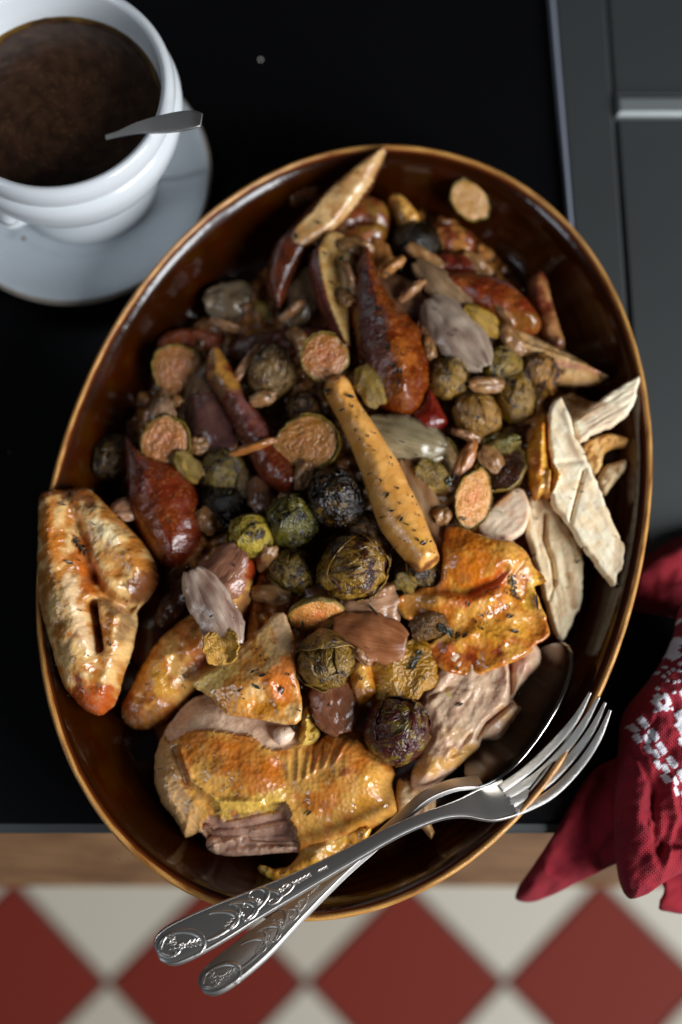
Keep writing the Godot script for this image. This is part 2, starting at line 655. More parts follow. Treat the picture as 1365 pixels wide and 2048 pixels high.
func half_sprout(called: String, label: String, group: String, centre: Vector3, rl: float, rw: float, facing: Vector3, stem: Vector3, o: Dictionary) -> void:
	# cut in two: the face with its packed leaf layers, the rounded back, and the rims of outer leaves round the cut
	var t := thing(called, label, "brussels sprout", centre - Vector3(0, rw * 0.7, 0), group)
	var at := t.position / CM
	var y := facing.normalized()
	var x := (stem - y * stem.dot(y)).normalized()
	var z := x.cross(y)
	var sd: float = o.get("seed", 1.0)
	var face: Color = o.get("face", c(150, 88, 50))
	var heart: Color = o.get("heart", c(176, 128, 92))
	var rind: Color = o.get("rind", c(110, 96, 36))
	var rings := 34
	var seg := 64
	var v := PackedVector3Array()
	var col := PackedColorArray()
	var uv := PackedVector2Array()
	for i in rings:
		var s := float(i) / (rings - 1)
		for j in seg:
			var a := TAU * j / seg
			var ca := cos(a)
			var e := 1.0 - 0.14 * maxf(0.0, ca) * absf(sin(a)) + 0.10 * soft.get_noise_3d(ca * 1.3, sin(a) * 1.3, sd * 7.0)
			var px := ca * rl * s * e
			var pz := sin(a) * rw * s * e
			var swirl: float = s * 7.0 + 4.5 * soft.get_noise_3d(px * 1.4 / rl, pz * 1.4 / rw, sd * 3.0) + 0.5 * ca
			var layer := 0.5 + 0.5 * sin(swirl * PI)
			var lift: float = rw * (0.032 * pow(layer, 0.6) * smoothstep(0.0, 0.3, s) - 0.07 * s * s * s + 0.07 * soft.get_noise_3d(px * 1.1, pz * 1.1, sd))
			if i == rings - 1:
				lift -= rw * 0.06
			v.append(centre + x * px + z * pz + y * lift)
			uv.append(Vector2(px, pz) * 0.1)
			var k: Color = heart.lerp(face, smoothstep(0.05, 0.55, s + 0.5 * soft.get_noise_3d(px * 1.6, pz * 1.6, sd + 4.0)))
			k = k.lerp(rind, smoothstep(0.84, 1.0, s))
			k = k.lerp(o.get("burn", c(50, 28, 16)), o.get("char", 0.2) * smoothstep(0.0, 0.35, soft.get_noise_3d(px * 1.2, pz * 1.2, sd + 14.0) + o.get("char", 0.2) * 0.5))
			k = k * (1.0 + 0.3 * fine.get_noise_3d(px * 6.0, pz * 6.0, sd))
			k.a = 1.0
			col.append(k)
	part("cut_face", finish(v, grid_faces(rings, seg, true, 0, false), col, uv, at), o.get("mat", M.cut), t)
	v = PackedVector3Array()
	col = PackedColorArray()
	uv = PackedVector2Array()
	for i in 9:
		var th := PI / 2 * i / 8.0
		for j in seg:
			var a := TAU * j / seg
			var e := 1.0 - 0.14 * maxf(0.0, cos(a)) * absf(sin(a)) + 0.10 * soft.get_noise_3d(cos(a) * 1.3, sin(a) * 1.3, sd * 7.0)
			v.append(centre + x * (cos(a) * rl * cos(th) * e) + z * (sin(a) * rw * cos(th) * e) - y * (rw * (0.06 + 0.8 * sin(th))))
			uv.append(Vector2(a, th))
			col.append(rind * 0.8)
	part("back", finish(v, grid_faces(9, seg, true, 0, false), col, uv, at), M.leaf, t)
	for k in o.get("leaves", 4):
		var a0: float = k * 1.57 + sd * 1.3 + 0.4 * sin(k * 2.0 + sd)
		var span := 1.0 + 0.35 * sin(k * 3.7 + sd * 2.0)
		var p := PackedVector3Array()
		var cc := PackedColorArray()
		for i in 9:
			var th := lerpf(0.04 - 0.16 * maxf(0.0, sin(k * 1.9 + sd)), 1.25, i / 8.0)
			for j in 17:
				var w := j / 8.0 - 1.0
				var a := a0 + span * w * (1.0 - 0.25 * i / 8.0)
				var grow: float = (0.985 + 0.03 * (k % 3) + 0.03 * absf(w) * (1.0 - i / 8.0)) * (1.0 - 0.14 * maxf(0.0, cos(a)) * absf(sin(a)) + 0.10 * soft.get_noise_3d(cos(a) * 1.3, sin(a) * 1.3, sd * 7.0)) + 0.03 * soft.get_noise_3d(a * 2.0, th * 2.0, sd + k)
				var up: float = 0.06 * soft.get_noise_2d(a * 3.0, sd + k) if i == 0 else 0.0
				p.append(centre + x * (cos(a) * rl * cos(th) * grow) + z * (sin(a) * rw * cos(th) * grow) - y * (rw * (0.8 * sin(th) * grow + 0.02 - up - 0.05 * pow(absf(w), 2.0) * (-1.0 if i == 0 else 0.0))))
				var e: Color = rind.lerp(o.get("pale", c(158, 140, 58)), clampf(0.35 + 0.9 * soft.get_noise_3d(a * 1.4, th * 1.4, sd + k * 2.0), 0.0, 1.0))
				e = e.lerp(c(52, 30, 16), o.get("char", 0.2) * smoothstep(0.0, 0.3, soft.get_noise_3d(a * 1.7, th * 1.7, sd + k * 5.0)))
				e.a = 1.0
				cc.append(e)
		part("leaf", sheet(p, 9, 17, rw * 0.045, cc, at), M.leaf, t)


func petal(called: String, label: String, category: String, group: String, a: Vector3, b: Vector3, width: float, o: Dictionary) -> void:
	# one curved layer of shallot (or a loose leaf) that runs from a to b
	var at := (a + b) / 2.0
	at.y = minf(a.y, b.y) - 0.3
	var l := b - a
	var up0: Vector3 = o.get("up", Vector3.UP)
	var side := up0.cross(l).normalized()
	var up := l.cross(side).normalized()
	if up.dot(up0) < 0.0:
		up = -up
	var nu: int = o.get("nu", 26)
	var nv := 19
	var arch: float = o.get("arch", 0.45)
	var bow: float = o.get("bow", 0.25)
	var blunt: float = o.get("blunt", 0.45)
	var sd: float = o.get("seed", a.x + a.z)
	var c0: Color = o.get("c0", c(170, 140, 122))
	var c1: Color = o.get("c1", c(196, 176, 154))
	var edge: Color = o.get("edge", c0)
	var p := PackedVector3Array()
	var cc := PackedColorArray()
	for i in nu:
		var s := float(i) / (nu - 1)
		var half: float = width * 0.5 * pow(sin(PI * clampf(lerpf(o.get("s0", 0.03), o.get("s1", 0.97), s), 0.0, 1.0)), blunt)
		half *= 1.0 + 0.22 * soft.get_noise_2d(s * 3.0, sd * 2.0)
		for j in nv:
			var w := float(j) / (nv - 1) * 2.0 - 1.0
			var wob: float = soft.get_noise_3d(s * 2.2 + sd, w * 1.1, sd) * o.get("wob", 0.16)
			var turn: float = w * o.get("turn", 1.0)
			var k := a + l * (s + 0.04 * soft.get_noise_2d(w * 1.5, sd + 3.0)) + side * (half * sin(turn) / sin(maxf(o.get("turn", 1.0), 0.05)))
			k += up * (arch * half / maxf(width * 0.5, 0.01) * (cos(turn) - 1.0) * 1.6 + bow * sin(PI * s) + wob)
			p.append(k)
			var stripe := 0.5 + 0.5 * sin(w * 16.0 + 1.5 * soft.get_noise_2d(w * 3.0, sd))
			var e: Color = c0.lerp(c1, clampf(0.3 + 0.3 * stripe + 0.9 * soft.get_noise_3d(s * 2.4, w * 1.5, sd + 7.0), 0.0, 1.0))
			e = e.lerp(edge, o.get("rim", 0.0) * smoothstep(0.55, 0.95, (-w if o.get("burnt_left", false) else w) + 0.4 * soft.get_noise_2d(s * 5.0, sd)))
			e.a = 1.0
			cc.append(e)
	var m := sheet(p, nu, nv, o.get("thick", 0.09), cc, at)
	lone(called, m, o.get("mat", M.shallot), label, category, at, group)


# ---------------------------------------------------------------- materials
func noise_tex(type: int, freq: float, octaves: int, size: int, sd: int) -> NoiseTexture2D:
	var n := FastNoiseLite.new()
	n.noise_type = type
	n.frequency = freq
	n.fractal_octaves = octaves
	n.seed = sd
	if type == FastNoiseLite.TYPE_CELLULAR:
		n.cellular_return_type = FastNoiseLite.RETURN_DISTANCE
		n.fractal_type = FastNoiseLite.FRACTAL_NONE
	var t := NoiseTexture2D.new()
	t.width = size
	t.height = size
	t.seamless = true
	t.noise = n
	return t


func streak_tex(size: int, fx: float, fy: float, lo: Color, hi: Color, sd: int) -> ImageTexture:
	var n := FastNoiseLite.new()
	n.seed = sd
	n.frequency = 1.0
	n.fractal_octaves = 4
	var im := Image.create(size, size, false, Image.FORMAT_RGB8)
	for j in size:
		for i in size:
			# wrap round so that the picture repeats without a seam
			var a := TAU * i / size
			var b := TAU * j / size
			var k := n.get_noise_3d(cos(a) * fx + sin(b) * fy, sin(a) * fx + 7.0, cos(b) * fy)
			im.set_pixel(i, j, lo.lerp(hi, clampf(0.5 + 0.9 * k, 0.0, 1.0)))
	return ImageTexture.create_from_image(im)


func mat(col: Color, rough: float, o := {}) -> StandardMaterial3D:
	var m := StandardMaterial3D.new()
	m.albedo_color = col.linear_to_srgb()
	m.roughness = rough
	m.vertex_color_use_as_albedo = o.get("vc", false)
	m.metallic = o.get("metal", 0.0)
	m.metallic_specular = o.get("spec", 0.5)
	if o.has("bump"):
		m.heightmap_enabled = true
		m.heightmap_texture = o.bump
		m.heightmap_scale = o.get("depth", 0.03)
	if o.has("coat"):
		m.clearcoat_enabled = true
		m.clearcoat = o.coat
		m.clearcoat_roughness = o.get("coat_rough", 0.12)
	if o.has("albedo"):
		m.albedo_texture = o.albedo
	if o.has("scatter"):
		m.subsurf_scatter_enabled = true
		m.subsurf_scatter_strength = o.scatter
	if o.has("back"):
		m.backlight_enabled = true
		m.backlight = Color(o.back, o.back, o.back)
	if o.has("sheen"):
		m.rim_enabled = true
		m.rim = o.sheen
		m.rim_tint = 0.6
	if o.has("rough_tex"):
		m.roughness_texture = o.rough_tex
	var s: float = o.get("tile", 1.0)
	m.uv1_scale = Vector3(s * o.get("stretch", 1.0), s, s)
	if o.get("tri", false):
		m.uv1_triplanar = true
	return m


func materials() -> void:
	var pores := noise_tex(FastNoiseLite.TYPE_CELLULAR, 0.075, 1, 256, 4)
	var wrinkle := noise_tex(FastNoiseLite.TYPE_SIMPLEX, 0.02, 4, 512, 8)
	var grit := noise_tex(FastNoiseLite.TYPE_SIMPLEX, 0.06, 3, 256, 9)
	var fibre := streak_tex(256, 1.2, 9.0, Color.BLACK, Color.WHITE, 5)
	var brush := streak_tex(256, 0.5, 22.0, Color.BLACK, Color.WHITE, 6)
	var patchy := noise_tex(FastNoiseLite.TYPE_SIMPLEX, 0.012, 4, 256, 12)
	var ramp := Gradient.new()
	ramp.set_color(0, Color(0.36, 0.36, 0.36))
	ramp.set_color(1, Color(1, 1, 1))
	ramp.set_offset(0, 0.3)
	ramp.set_offset(1, 0.75)
	patchy.color_ramp = ramp
	M.skin = mat(Color.WHITE, 0.4, {"vc": true, "spec": 0.62, "bump": pores, "depth": 0.036, "tile": 2.2, "rough_tex": patchy, "scatter": 0.05})
	M.wing = mat(Color.WHITE, 0.34, {"vc": true, "spec": 0.62, "bump": wrinkle, "depth": 0.022, "tile": 3.2, "rough_tex": patchy, "scatter": 0.05})
	M.meat = mat(Color.WHITE, 0.42, {"vc": true, "bump": wrinkle, "depth": 0.015, "tile": 3.6, "rough_tex": patchy, "scatter": 0.12})
	M.breast = mat(Color.WHITE, 0.62, {"vc": true, "bump": wrinkle, "depth": 0.012, "tile": 5.0, "spec": 0.4, "scatter": 0.12})
	M.pear_skin = mat(Color.WHITE, 0.3, {"vc": true, "spec": 0.62, "bump": grit, "depth": 0.016, "tile": 4.0, "rough_tex": patchy})
	M.pear_flesh = mat(Color.WHITE, 0.4, {"vc": true, "spec": 0.62, "bump": grit, "depth": 0.008, "tile": 5.0, "rough_tex": patchy, "scatter": 0.06})
	M.leaf = mat(Color(1.0, 0.83, 0.52), 0.21, {"vc": true, "spec": 0.62, "bump": wrinkle, "depth": 0.08, "tile": 1.1, "rough_tex": patchy})
	M.cut = mat(Color.WHITE, 0.36, {"vc": true, "spec": 0.62, "bump": grit, "depth": 0.035, "tile": 4.5, "rough_tex": patchy})
	M.shallot = mat(Color.WHITE, 0.17, {"vc": true, "spec": 0.62, "bump": streak_tex(128, 0.4, 7.0, Color.BLACK, Color.WHITE, 15), "depth": 0.016, "tile": 1.0, "back": 0.6, "albedo": streak_tex(128, 0.5, 9.0, Color(0.8, 0.75, 0.7), Color(1, 1, 1), 17)})
	M.herb = mat(Color.WHITE, 0.55, {"vc": true, "coat": 0.4})
	M.porcelain = mat(c(208, 212, 215), 0.16, {"spec": 0.5})
	M.saucer = mat(c(192, 200, 206), 0.42, {"bump": grit, "depth": 0.02, "tile": 5.0})
	M.bisque = mat(c(150, 140, 128), 0.6, {"bump": grit, "depth": 0.03, "tile": 6.0})
	M.glaze = mat(Color.WHITE, 0.14, {"vc": true, "bump": wrinkle, "depth": 0.006, "tile": 1.0})
	M.rim = mat(Color.WHITE, 0.24, {"vc": true, "bump": grit, "depth": 0.012, "tile": 4.0})
	M.juice = mat(Color.WHITE, 0.12, {"vc": true, "coat": 0.5, "coat_rough": 0.05})
	M.gravy = mat(Color.WHITE, 0.3, {"vc": true, "bump": pores, "depth": 0.005, "tile": 3.2})
	M.silver = mat(c(196, 192, 188), 0.4, {"metal": 1.0, "bump": brush, "depth": 0.006, "tile": 3.0})
	M.spoon = mat(c(170, 164, 156), 0.17, {"metal": 1.0})
	M.tines = mat(c(200, 196, 190), 0.38, {"metal": 1.0, "bump": grit, "depth": 0.006, "tile": 3.0})
	M.carved = mat(c(214, 209, 203), 0.44, {"metal": 1.0, "bump": scrollwork(), "depth": 0.09})
	M.enamel = mat(c(10, 10, 12), 0.34, {"spec": 0.35})
	M.steel = mat(c(104, 108, 108), 0.5, {"metal": 0.85})
	M.wood = mat(Color.WHITE, 0.55, {"albedo": streak_tex(256, 1.0, 8.0, Color(0.36, 0.24, 0.14), Color(0.58, 0.43, 0.29), 21), "tile": 3.0, "tri": true})
	M.grout = mat(c(92, 82, 72), 0.9)
	M.cloth = mat(Color.WHITE, 0.9, {"vc": true, "bump": weave(), "depth": 0.05, "tile": 7.0, "sheen": 0.08})
	M.thread = mat(Color.WHITE, 0.75, {"vc": true, "bump": streak_tex(128, 2.0, 14.0, Color.BLACK, Color.WHITE, 31), "depth": 0.05, "tile": 8.0, "sheen": 0.2})


func weave() -> ImageTexture:
	var im := Image.create(128, 128, false, Image.FORMAT_RGB8)
	for j in 128:
		for i in 128:
			var a := absf(sin(PI * i / 8.0))
			var b := absf(sin(PI * j / 8.0))
			var over := (i / 8 + j / 8) % 2 == 0
			var k := clampf((0.35 + 0.65 * a if over else 0.15 + 0.5 * b) + 0.12 * fine.get_noise_2d(i * 0.3, j * 0.3), 0.0, 1.0)
			im.set_pixel(i, j, Color(k, k, k))
	return ImageTexture.create_from_image(im)


func dab(im: Image, x: float, y: float, r: float, k: float) -> void:
	for j in range(maxi(0, int(y - r)), mini(im.get_height(), int(y + r) + 1)):
		for i in range(maxi(0, int(x - r)), mini(im.get_width(), int(x + r) + 1)):
			var d := sqrt((i - x) * (i - x) + (j - y) * (j - y)) / r
			if d < 1.0:
				var e := k * sqrt(1.0 - d * d)
				var was := im.get_pixel(i, j).r
				if e > was:
					im.set_pixel(i, j, Color(e, e, e))


func scroll(im: Image, x: float, y: float, turn: float, size: float, way: float) -> void:
	# a curl that winds in on itself, thinner towards its eye
	var a := turn
	var p := Vector2(x, y)
	for k in 70:
		var s := k / 69.0
		a += way * (0.02 + 0.13 * s)
		p += Vector2(cos(a), sin(a)) * size * 0.045 * (1.0 - 0.55 * s)
		dab(im, p.x, p.y, size * 0.075 * (0.5 + sin(PI * minf(1.0, s * 1.1 + 0.1))), 0.85)


func flower(im: Image, x: float, y: float, r: float) -> void:
	for k in 6:
		dab(im, x + cos(TAU * k / 6) * r, y + sin(TAU * k / 6) * r, r * 0.62, 0.9)
	dab(im, x, y, r * 0.4, 1.0)


func sprig(im: Image, x: float, y: float, a: float, n: int, size: float) -> void:
	var p := Vector2(x, y)
	for k in n:
		for s in [-1, 1]:
			var q: Vector2 = p
			for w in 8:
				q += Vector2(cos(a + s * 0.7), sin(a + s * 0.7)) * size * 0.16
				dab(im, q.x, q.y, size * 0.26 * sin(PI * (w + 1) / 9.0), 0.8)
		p += Vector2(cos(a), sin(a)) * size * 0.9
		dab(im, p.x, p.y, size * 0.18, 0.8)


func scrollwork() -> ImageTexture:
	# the raised border, scrolls, flowers and leaves that run down the handles; length along x, both faces across y
	var im := Image.create(1536, 192, false, Image.FORMAT_RGB8)
	im.fill(Color(0.3, 0.3, 0.3))
	for i in range(0, 1536):
		dab(im, i, 8, 7, 0.75)
		dab(im, i, 184, 7, 0.75)
	scroll(im, 60, 40, 2.6, 90, -1)
	scroll(im, 60, 152, -2.6, 90, 1)
	scroll(im, 26, 80, -1.2, 50, 1)
	scroll(im, 26, 112, 1.2, 50, -1)
	scroll(im, 40, 40, 0.1, 120, 0.6)
	flower(im, 96, 118, 11)
	sprig(im, 112, 124, 0.25, 4, 20)
	sprig(im, 80, 100, -2.2, 2, 18)
	scroll(im, 190, 150, 0.15, 110, -0.5)
	scroll(im, 240, 40, 0.2, 100, 0.8)
	scroll(im, 330, 34, 0.3, 110, 0.9)
	scroll(im, 350, 158, -0.2, 90, -1)
	flower(im, 345, 108, 10)
	sprig(im, 330, 118, 2.7, 3, 20)
	flower(im, 425, 84, 12)
	flower(im, 440, 112, 8)
	scroll(im, 385, 150, -0.3, 120, -0.9)
	scroll(im, 470, 50, 0.5, 90, 1)
	flower(im, 530, 90, 12)
	sprig(im, 550, 92, -0.05, 6, 20)
	scroll(im, 500, 140, 0.1, 80, -1)
	sprig(im, 690, 96, 0.0, 3, 15)
	return ImageTexture.create_from_image(im)


# ---------------------------------------------------------------- the kitchen under and round the platter
func block(x0: float, x1: float, y0: float, y1: float, z0: float, z1: float, bevel: float, at: Vector3, lean0 := 0.0, lean1 := 0.0) -> ArrayMesh:
	# a box with chamfered upper edges; lean moves its sides' far ends
	var v := PackedVector3Array()
	var f := PackedInt32Array()
	for r in [[y0, 0.0], [y1 - bevel, 0.0], [y1, bevel], [y1, 1e6]]:
		if r[1] > 1e5:
			continue
		var e: float = r[1]
		v.append_array([Vector3(x0 + lean0 + e, r[0], z0 + e), Vector3(x1 + lean1 - e, r[0], z0 + e), Vector3(x1 - e, r[0], z1 - e), Vector3(x0 + e, r[0], z1 - e)])
	var p := PackedVector3Array()
	var g := PackedInt32Array()
	for k in 2:
		for j in 4:
			var a := k * 4 + j
			var b := k * 4 + (j + 1) % 4
			f.append_array([a, a + 4, b, b, a + 4, b + 4])
	f.append_array([8, 9, 11, 9, 10, 11])
	for k in f:
		p.append(v[k])
		g.append(g.size())
	return finish(p, g, PackedColorArray(), PackedVector2Array(), at, false)


func kitchen() -> void:
	var floor_node := part("floor", block(-120, 120, -93, -90.5, -20, 70, 0.1, Vector3(0, -90, 0)), M.grout, null)
	floor_node.position = Vector3(0, -90, 0) * CM
	floor_node.set_meta("kind", "structure")
	var side := 15.41 - 0.42
	var tile := block(-side / 2, side / 2, -1.0, 0.0, -side / 2, side / 2, 0.12, Vector3.ZERO)
	var reds := [mat(c(116, 38, 26), 0.6, {"spec": 0.3}), mat(c(108, 34, 24), 0.6, {"spec": 0.3}), mat(c(120, 41, 29), 0.6, {"spec": 0.3})]
	var creams := [mat(c(196, 187, 168), 0.5), mat(c(190, 180, 160), 0.5), mat(c(200, 192, 174), 0.5)]
	for i in range(-3, 6):
		for j in range(-2, 2):
			for odd in 2:
				var o := part("red_tile" if odd == 0 else "cream_tile", tile, (reds if odd == 0 else creams)[rng.randi() % 3], floor_node)
				o.position = Vector3(-25.64 + 21.8 * i + (10.9 if odd == 0 else 0.0), 0.0 + rng.randf() * 0.05, 29.76 + 21.8 * j + (0.0 if odd == 0 else 10.9)) * CM
				o.rotation.y = PI / 4
	var rail := lone("wooden_rail", block(-70, 70, -31, -28, 12, 18.75, 0.3, Vector3(0, -30, 15)), M.wood, "pale oak rail along the cooker front, between black hob and tiled floor", "rail", Vector3(0, -30, 15))
	rail.set_meta("kind", "thing")

	var hob := thing("black_hob", "black enamelled hob under the platter with thin metal trim along its front", "hob", Vector3(0, -3, 0))
	var at := hob.position / CM
	part("hob_plate", block(-75, 60, -3, 0, -75, 15.2, 0.12, at), M.enamel, hob)
	part("metal_trim", block(-75, 60, -1.6, -0.35, 15.22, 15.75, 0.1, at), M.steel, hob)
	part("front_panel", block(-75, 60, -88, -3.2, -70, 14.4, 0.1, at), M.enamel, hob)

	var steel := thing("steel_worktop", "grey brushed steel worktop beside the black hob, with a raised ledge", "worktop", Vector3(22, 0, -25))
	at = steel.position / CM
	part("edge_strip", block(13.76, 16.05, 0.01, 0.45, -70, 4.2, 0.2, at, -2.75, -1.1), M.steel, steel)
	part("painted_edge_glint", block(13.5, 13.82, 0.01, 0.5, -70, 4.2, 0.14, at, -2.8, -2.75), mat(c(140, 145, 158), 0.45, {"metal": 0.3}), steel)  # paler steel paints in the light that the strip's left bevel catches
	part("panel", block(16.22, 60, 0.01, 0.40, -24.0, 4.2, 0.16, at, -0.45, 0.0), M.steel, steel)
	part("panel", block(15.75, 60, 0.01, 0.30, -70, -25.6, 0.1, at, -0.75, 0.0), M.steel, steel)
	part("ledge", block(15.74, 60, 0.02, 0.75, -25.35, -24.15, 0.2, at), mat(c(150, 155, 155), 0.5, {"metal": 0.6}), steel)
	crumb(Vector3(-4.69, 0, -28.08), "tiny pale crumb on the black hob behind the platter", c(210, 205, 196), 0.10)
	crumb(Vector3(-17.92, 0, -4.31), "tiny grey crumb on the hob left of the platter", c(110, 105, 96), 0.07)


func crumb(at: Vector3, label: String, col: Color, r: float) -> void:
	var v := PackedVector3Array()
	for i in 6:
		for j in 8:
			var th := PI * i / 5.0
			var d := Vector3(sin(th) * cos(TAU * j / 8), cos(th), sin(th) * sin(TAU * j / 8))
			v.append(at + Vector3(0, r * 0.6, 0) + d * r * (1.0 + 0.5 * soft.get_noise_3dv(d * 2.0 + at)))
	lone("crumb", finish(v, grid_faces(6, 8, true, 0, true), PackedColorArray(), PackedVector2Array(), at, false), mat(col, 0.7), label, "crumb", at, "crumbs")


# ---------------------------------------------------------------- platter, sauce bowl, saucer, teaspoon
func oval(a: float, inset: float) -> Vector2:
	var long := 20.36
	var wide := 14.95
	var n := 2.07
	var d := Vector2(sin(a), cos(a))
	var r := 1.0 / pow(pow(absf(d.y / long), n) + pow(absf(d.x / wide), n), 1.0 / n)
	var t := -0.268
	r = maxf(r - inset, 0.0)
	var u := d.y * r
	var w := d.x * r
	return Vector2(0.353 + u * sin(t) + w * cos(t), -0.165 + u * cos(t) - w * sin(t))


func oval_rings(rows: Array, at: Vector3, cols: Callable) -> ArrayMesh:
	var v := PackedVector3Array()
	var col := PackedColorArray()
	var uv := PackedVector2Array()
	var seg := 160
	for i in rows.size():
		for j in seg:
			var p := oval(TAU * j / seg, rows[i][0])
			v.append(Vector3(p.x, rows[i][1], p.y))
			col.append(cols.call(rows[i], p))
			uv.append(p * 0.1)
	return finish(v, grid_faces(rows.size(), seg, true), col, uv, at, false)


func crockery() -> void:
	var dish := thing("oval_platter", "large oval brown glazed stoneware platter with amber rim, heaped with food", "platter", Vector3(0.35, 0, -0.17))
	var at := dish.position / CM
	var amber := c(202, 148, 80)
	var brown := c(42, 18, 9)
	var outside := []
	for k in [[5.2, 0.0], [4.7, 0.02], [4.4, 0.25], [3.4, 0.62], [2.3, 1.5], [1.2, 2.9], [0.45, 3.85], [0.14, 4.22], [0.02, 4.36]]:
		outside.append(k)
	part("outside", oval_rings(outside, at, func(_r, p): return brown.lerp(amber, 0.12 + 0.2 * soft.get_noise_2d(p.x * 0.5, p.y * 0.5))), M.rim, dish)
	var lip := [[0.02, 4.36], [0.0, 4.44], [0.03, 4.53], [0.1, 4.6], [0.17, 4.62], [0.24, 4.59], [0.29, 4.53], [0.32, 4.46]]
	part("rim", oval_rings(lip, at, func(r, p): return amber.lerp(c(120, 66, 26), clampf(0.25 + 1.1 * soft.get_noise_3d(p.x * 0.9, p.y * 0.9, r[0] * 4.0) + (0.5 if r[0] > 0.27 else 0.0), 0.0, 1.0))), M.rim, dish)
	var bowl := []
	var keys := [[0.0, 4.46], [0.16, 4.38], [0.36, 4.2], [0.6, 3.84], [0.9, 3.25], [1.3, 2.5], [1.75, 1.86], [2.3, 1.4], [3.0, 1.1], [3.9, 0.98], [14.0, 0.95]]
	for k in keys.size() - 1:
		var a: Array = keys[maxi(k - 1, 0)]
		var b: Array = keys[k]
		var d: Array = keys[k + 1]
		var e: Array = keys[mini(k + 2, keys.size() - 1)]
		for w in 5:
			bowl.append([0.32 + lerpf(b[0], d[0], w / 5.0), lerpf(b[1], d[1], w / 5.0) if k > 8 else cubic_interpolate(b[1], d[1], a[1], e[1], w / 5.0)])
	bowl.append([30.0, 0.94])
	part("basin", oval_rings(bowl, at, func(r, p): return c(96, 46, 18).lerp(brown, smoothstep(0.32, 0.5, r[0])).lerp(c(66, 30, 12), clampf(0.9 * soft.get_noise_2d(p.x * 0.25, p.y * 0.25 + 3.0), 0.0, 0.6))), M.glaze, dish)
	var pj := []
	var pool := []
	for j in 60:
		var p := oval(TAU * j / 60, 4.3 + 0.3 * sin(j * 1.3))
		pool.append(p.x)
		pool.append(p.y)
	piece("pan_juices", "shallow pool of shiny brown cooking juices in the platter bottom", "juices", "", M.juice, pool, {"h": 0.97, "t": 0.05, "b": 0.01, "p": 0.5, "g": 0.3, "n": 0.0, "col": [c(84, 34, 12), c(150, 78, 22)], "cf": 0.35, "mottle": 0.05, "soft": true})

	# the sauce bowl stands on its saucer
	var sc := Vector3(-14.75, 0, -19.65)
	var saucer := thing("saucer", "pale blue-grey stoneware saucer with a bare beige edge under the sauce bowl", "saucer", sc)
	at = saucer.position / CM
	part("foot", lathe([3.6, 0.02, 4.3, 0.02, 4.5, 0.25, 6.0, 0.75, 7.1, 1.2, 7.5, 1.55, 7.6, 1.85, 7.56, 2.04, 7.42, 2.12], sc, 96, at), M.bisque, saucer)
	part("dish", lathe([7.42, 2.12, 7.2, 2.1, 6.9, 1.98, 6.4, 1.72, 5.6, 1.4, 4.6, 1.22, 4.2, 1.24, 3.6, 1.18, 0.0, 1.16], sc, 96, at), M.saucer, saucer)
	crumb(Vector3(-17.41, 1.75, -16.01), "brown speck of sauce on the saucer below the bowl", c(96, 66, 36), 0.11)
	var bc := Vector3(-14.25, 0, -19.95)
	var bowl_t := thing("sauce_bowl", "white porcelain sauce bowl with stepped bands, full of dark gravy", "bowl", bc + Vector3(0, 1.2, 0))
	at = bowl_t.position / CM
	part("body", lathe([3.6, 1.22, 3.95, 1.24, 4.08, 1.36, 4.1, 1.7, 4.0, 2.2, 3.78, 2.7, 3.7, 3.2, 3.74, 3.35, 3.86, 3.45, 4.1, 4.0, 4.7, 5.0, 5.3, 6.0, 5.75, 6.9, 6.05, 7.8, 6.2, 8.5, 6.22, 9.0, 6.14, 9.36, 6.0, 9.52, 5.92, 9.6], bc, 120, at), M.porcelain, bowl_t)
	part("lip", lathe([5.92, 9.6, 5.92, 9.68, 5.98, 9.8, 6.02, 10.2, 5.98, 10.6, 5.88, 10.88, 5.72, 11.02, 5.56, 11.03, 5.42, 10.92, 5.36, 10.7, 5.32, 10.0, 5.26, 9.0, 5.1, 7.5, 4.6, 5.0, 3.6, 3.4, 0.0, 3.0], bc, 120, at), M.porcelain, bowl_t)
	var lug := []
	for k in 7:
		var s := k / 6.0
		lug.append([bc + Vector3(-0.62, 0, 0.78) * (4.4 + 1.0 * sin(PI * s)) + Vector3(0, 3.8 + 2.6 * s, 0), Vector3(0.78, 0, 0.62), 0.7 - 0.3 * absf(s - 0.5), 0.5])
	part("lug", strap(curve_stations(lug, 18), at, 14, 0.9), M.porcelain, bowl_t)

	var v := PackedVector3Array()
	var col := PackedColorArray()
	var uv := PackedVector2Array()
	var gy := 8.7
	for i in 40:
		var s := i / 39.0
		for j in 96:
			var a := TAU * j / 96
			var r := 5.2 * s
			var p := Vector2(cos(a), sin(a)) * r
			p *= 1.0 + 0.035 * soft.get_noise_2d(cos(a) * 1.6, sin(a) * 1.6) * s
			var k := 0.02 * soft.get_noise_2d(p.x * 2.0, p.y * 2.0) + 0.12 * smoothstep(0.95, 1.0, s)
			v.append(bc + Vector3(p.x, gy + k, p.y))
			var cc := c(48, 31, 21).lerp(c(68, 46, 32), clampf(0.5 + soft.get_noise_2d(p.x * 0.9, p.y * 0.9), 0.0, 1.0))
			cc = cc.lerp(c(130, 92, 60), smoothstep(0.3, 0.6, fine.get_noise_2d(p.x * 5.0, p.y * 5.0)) * 0.2)
			cc = cc.lerp(c(112, 84, 26), smoothstep(0.965, 1.0, s + 0.05 * soft.get_noise_2d(a * 2.0, 4.0)) * 0.8)
			col.append(cc)
			uv.append(p * 0.1)
	lone("gravy", finish(v, grid_faces(40, 96, true, 0, true), col, uv, bc + Vector3(0, gy, 0), false), M.gravy, "dark brown speckled gravy filling the white sauce bowl", "gravy", bc + Vector3(0, gy, 0))
	var ts := thing("teaspoon", "small plain steel teaspoon leaning in the gravy over the bowl rim", "spoon", Vector3(-11.46, 8.6, -18.48))
	at = ts.position / CM
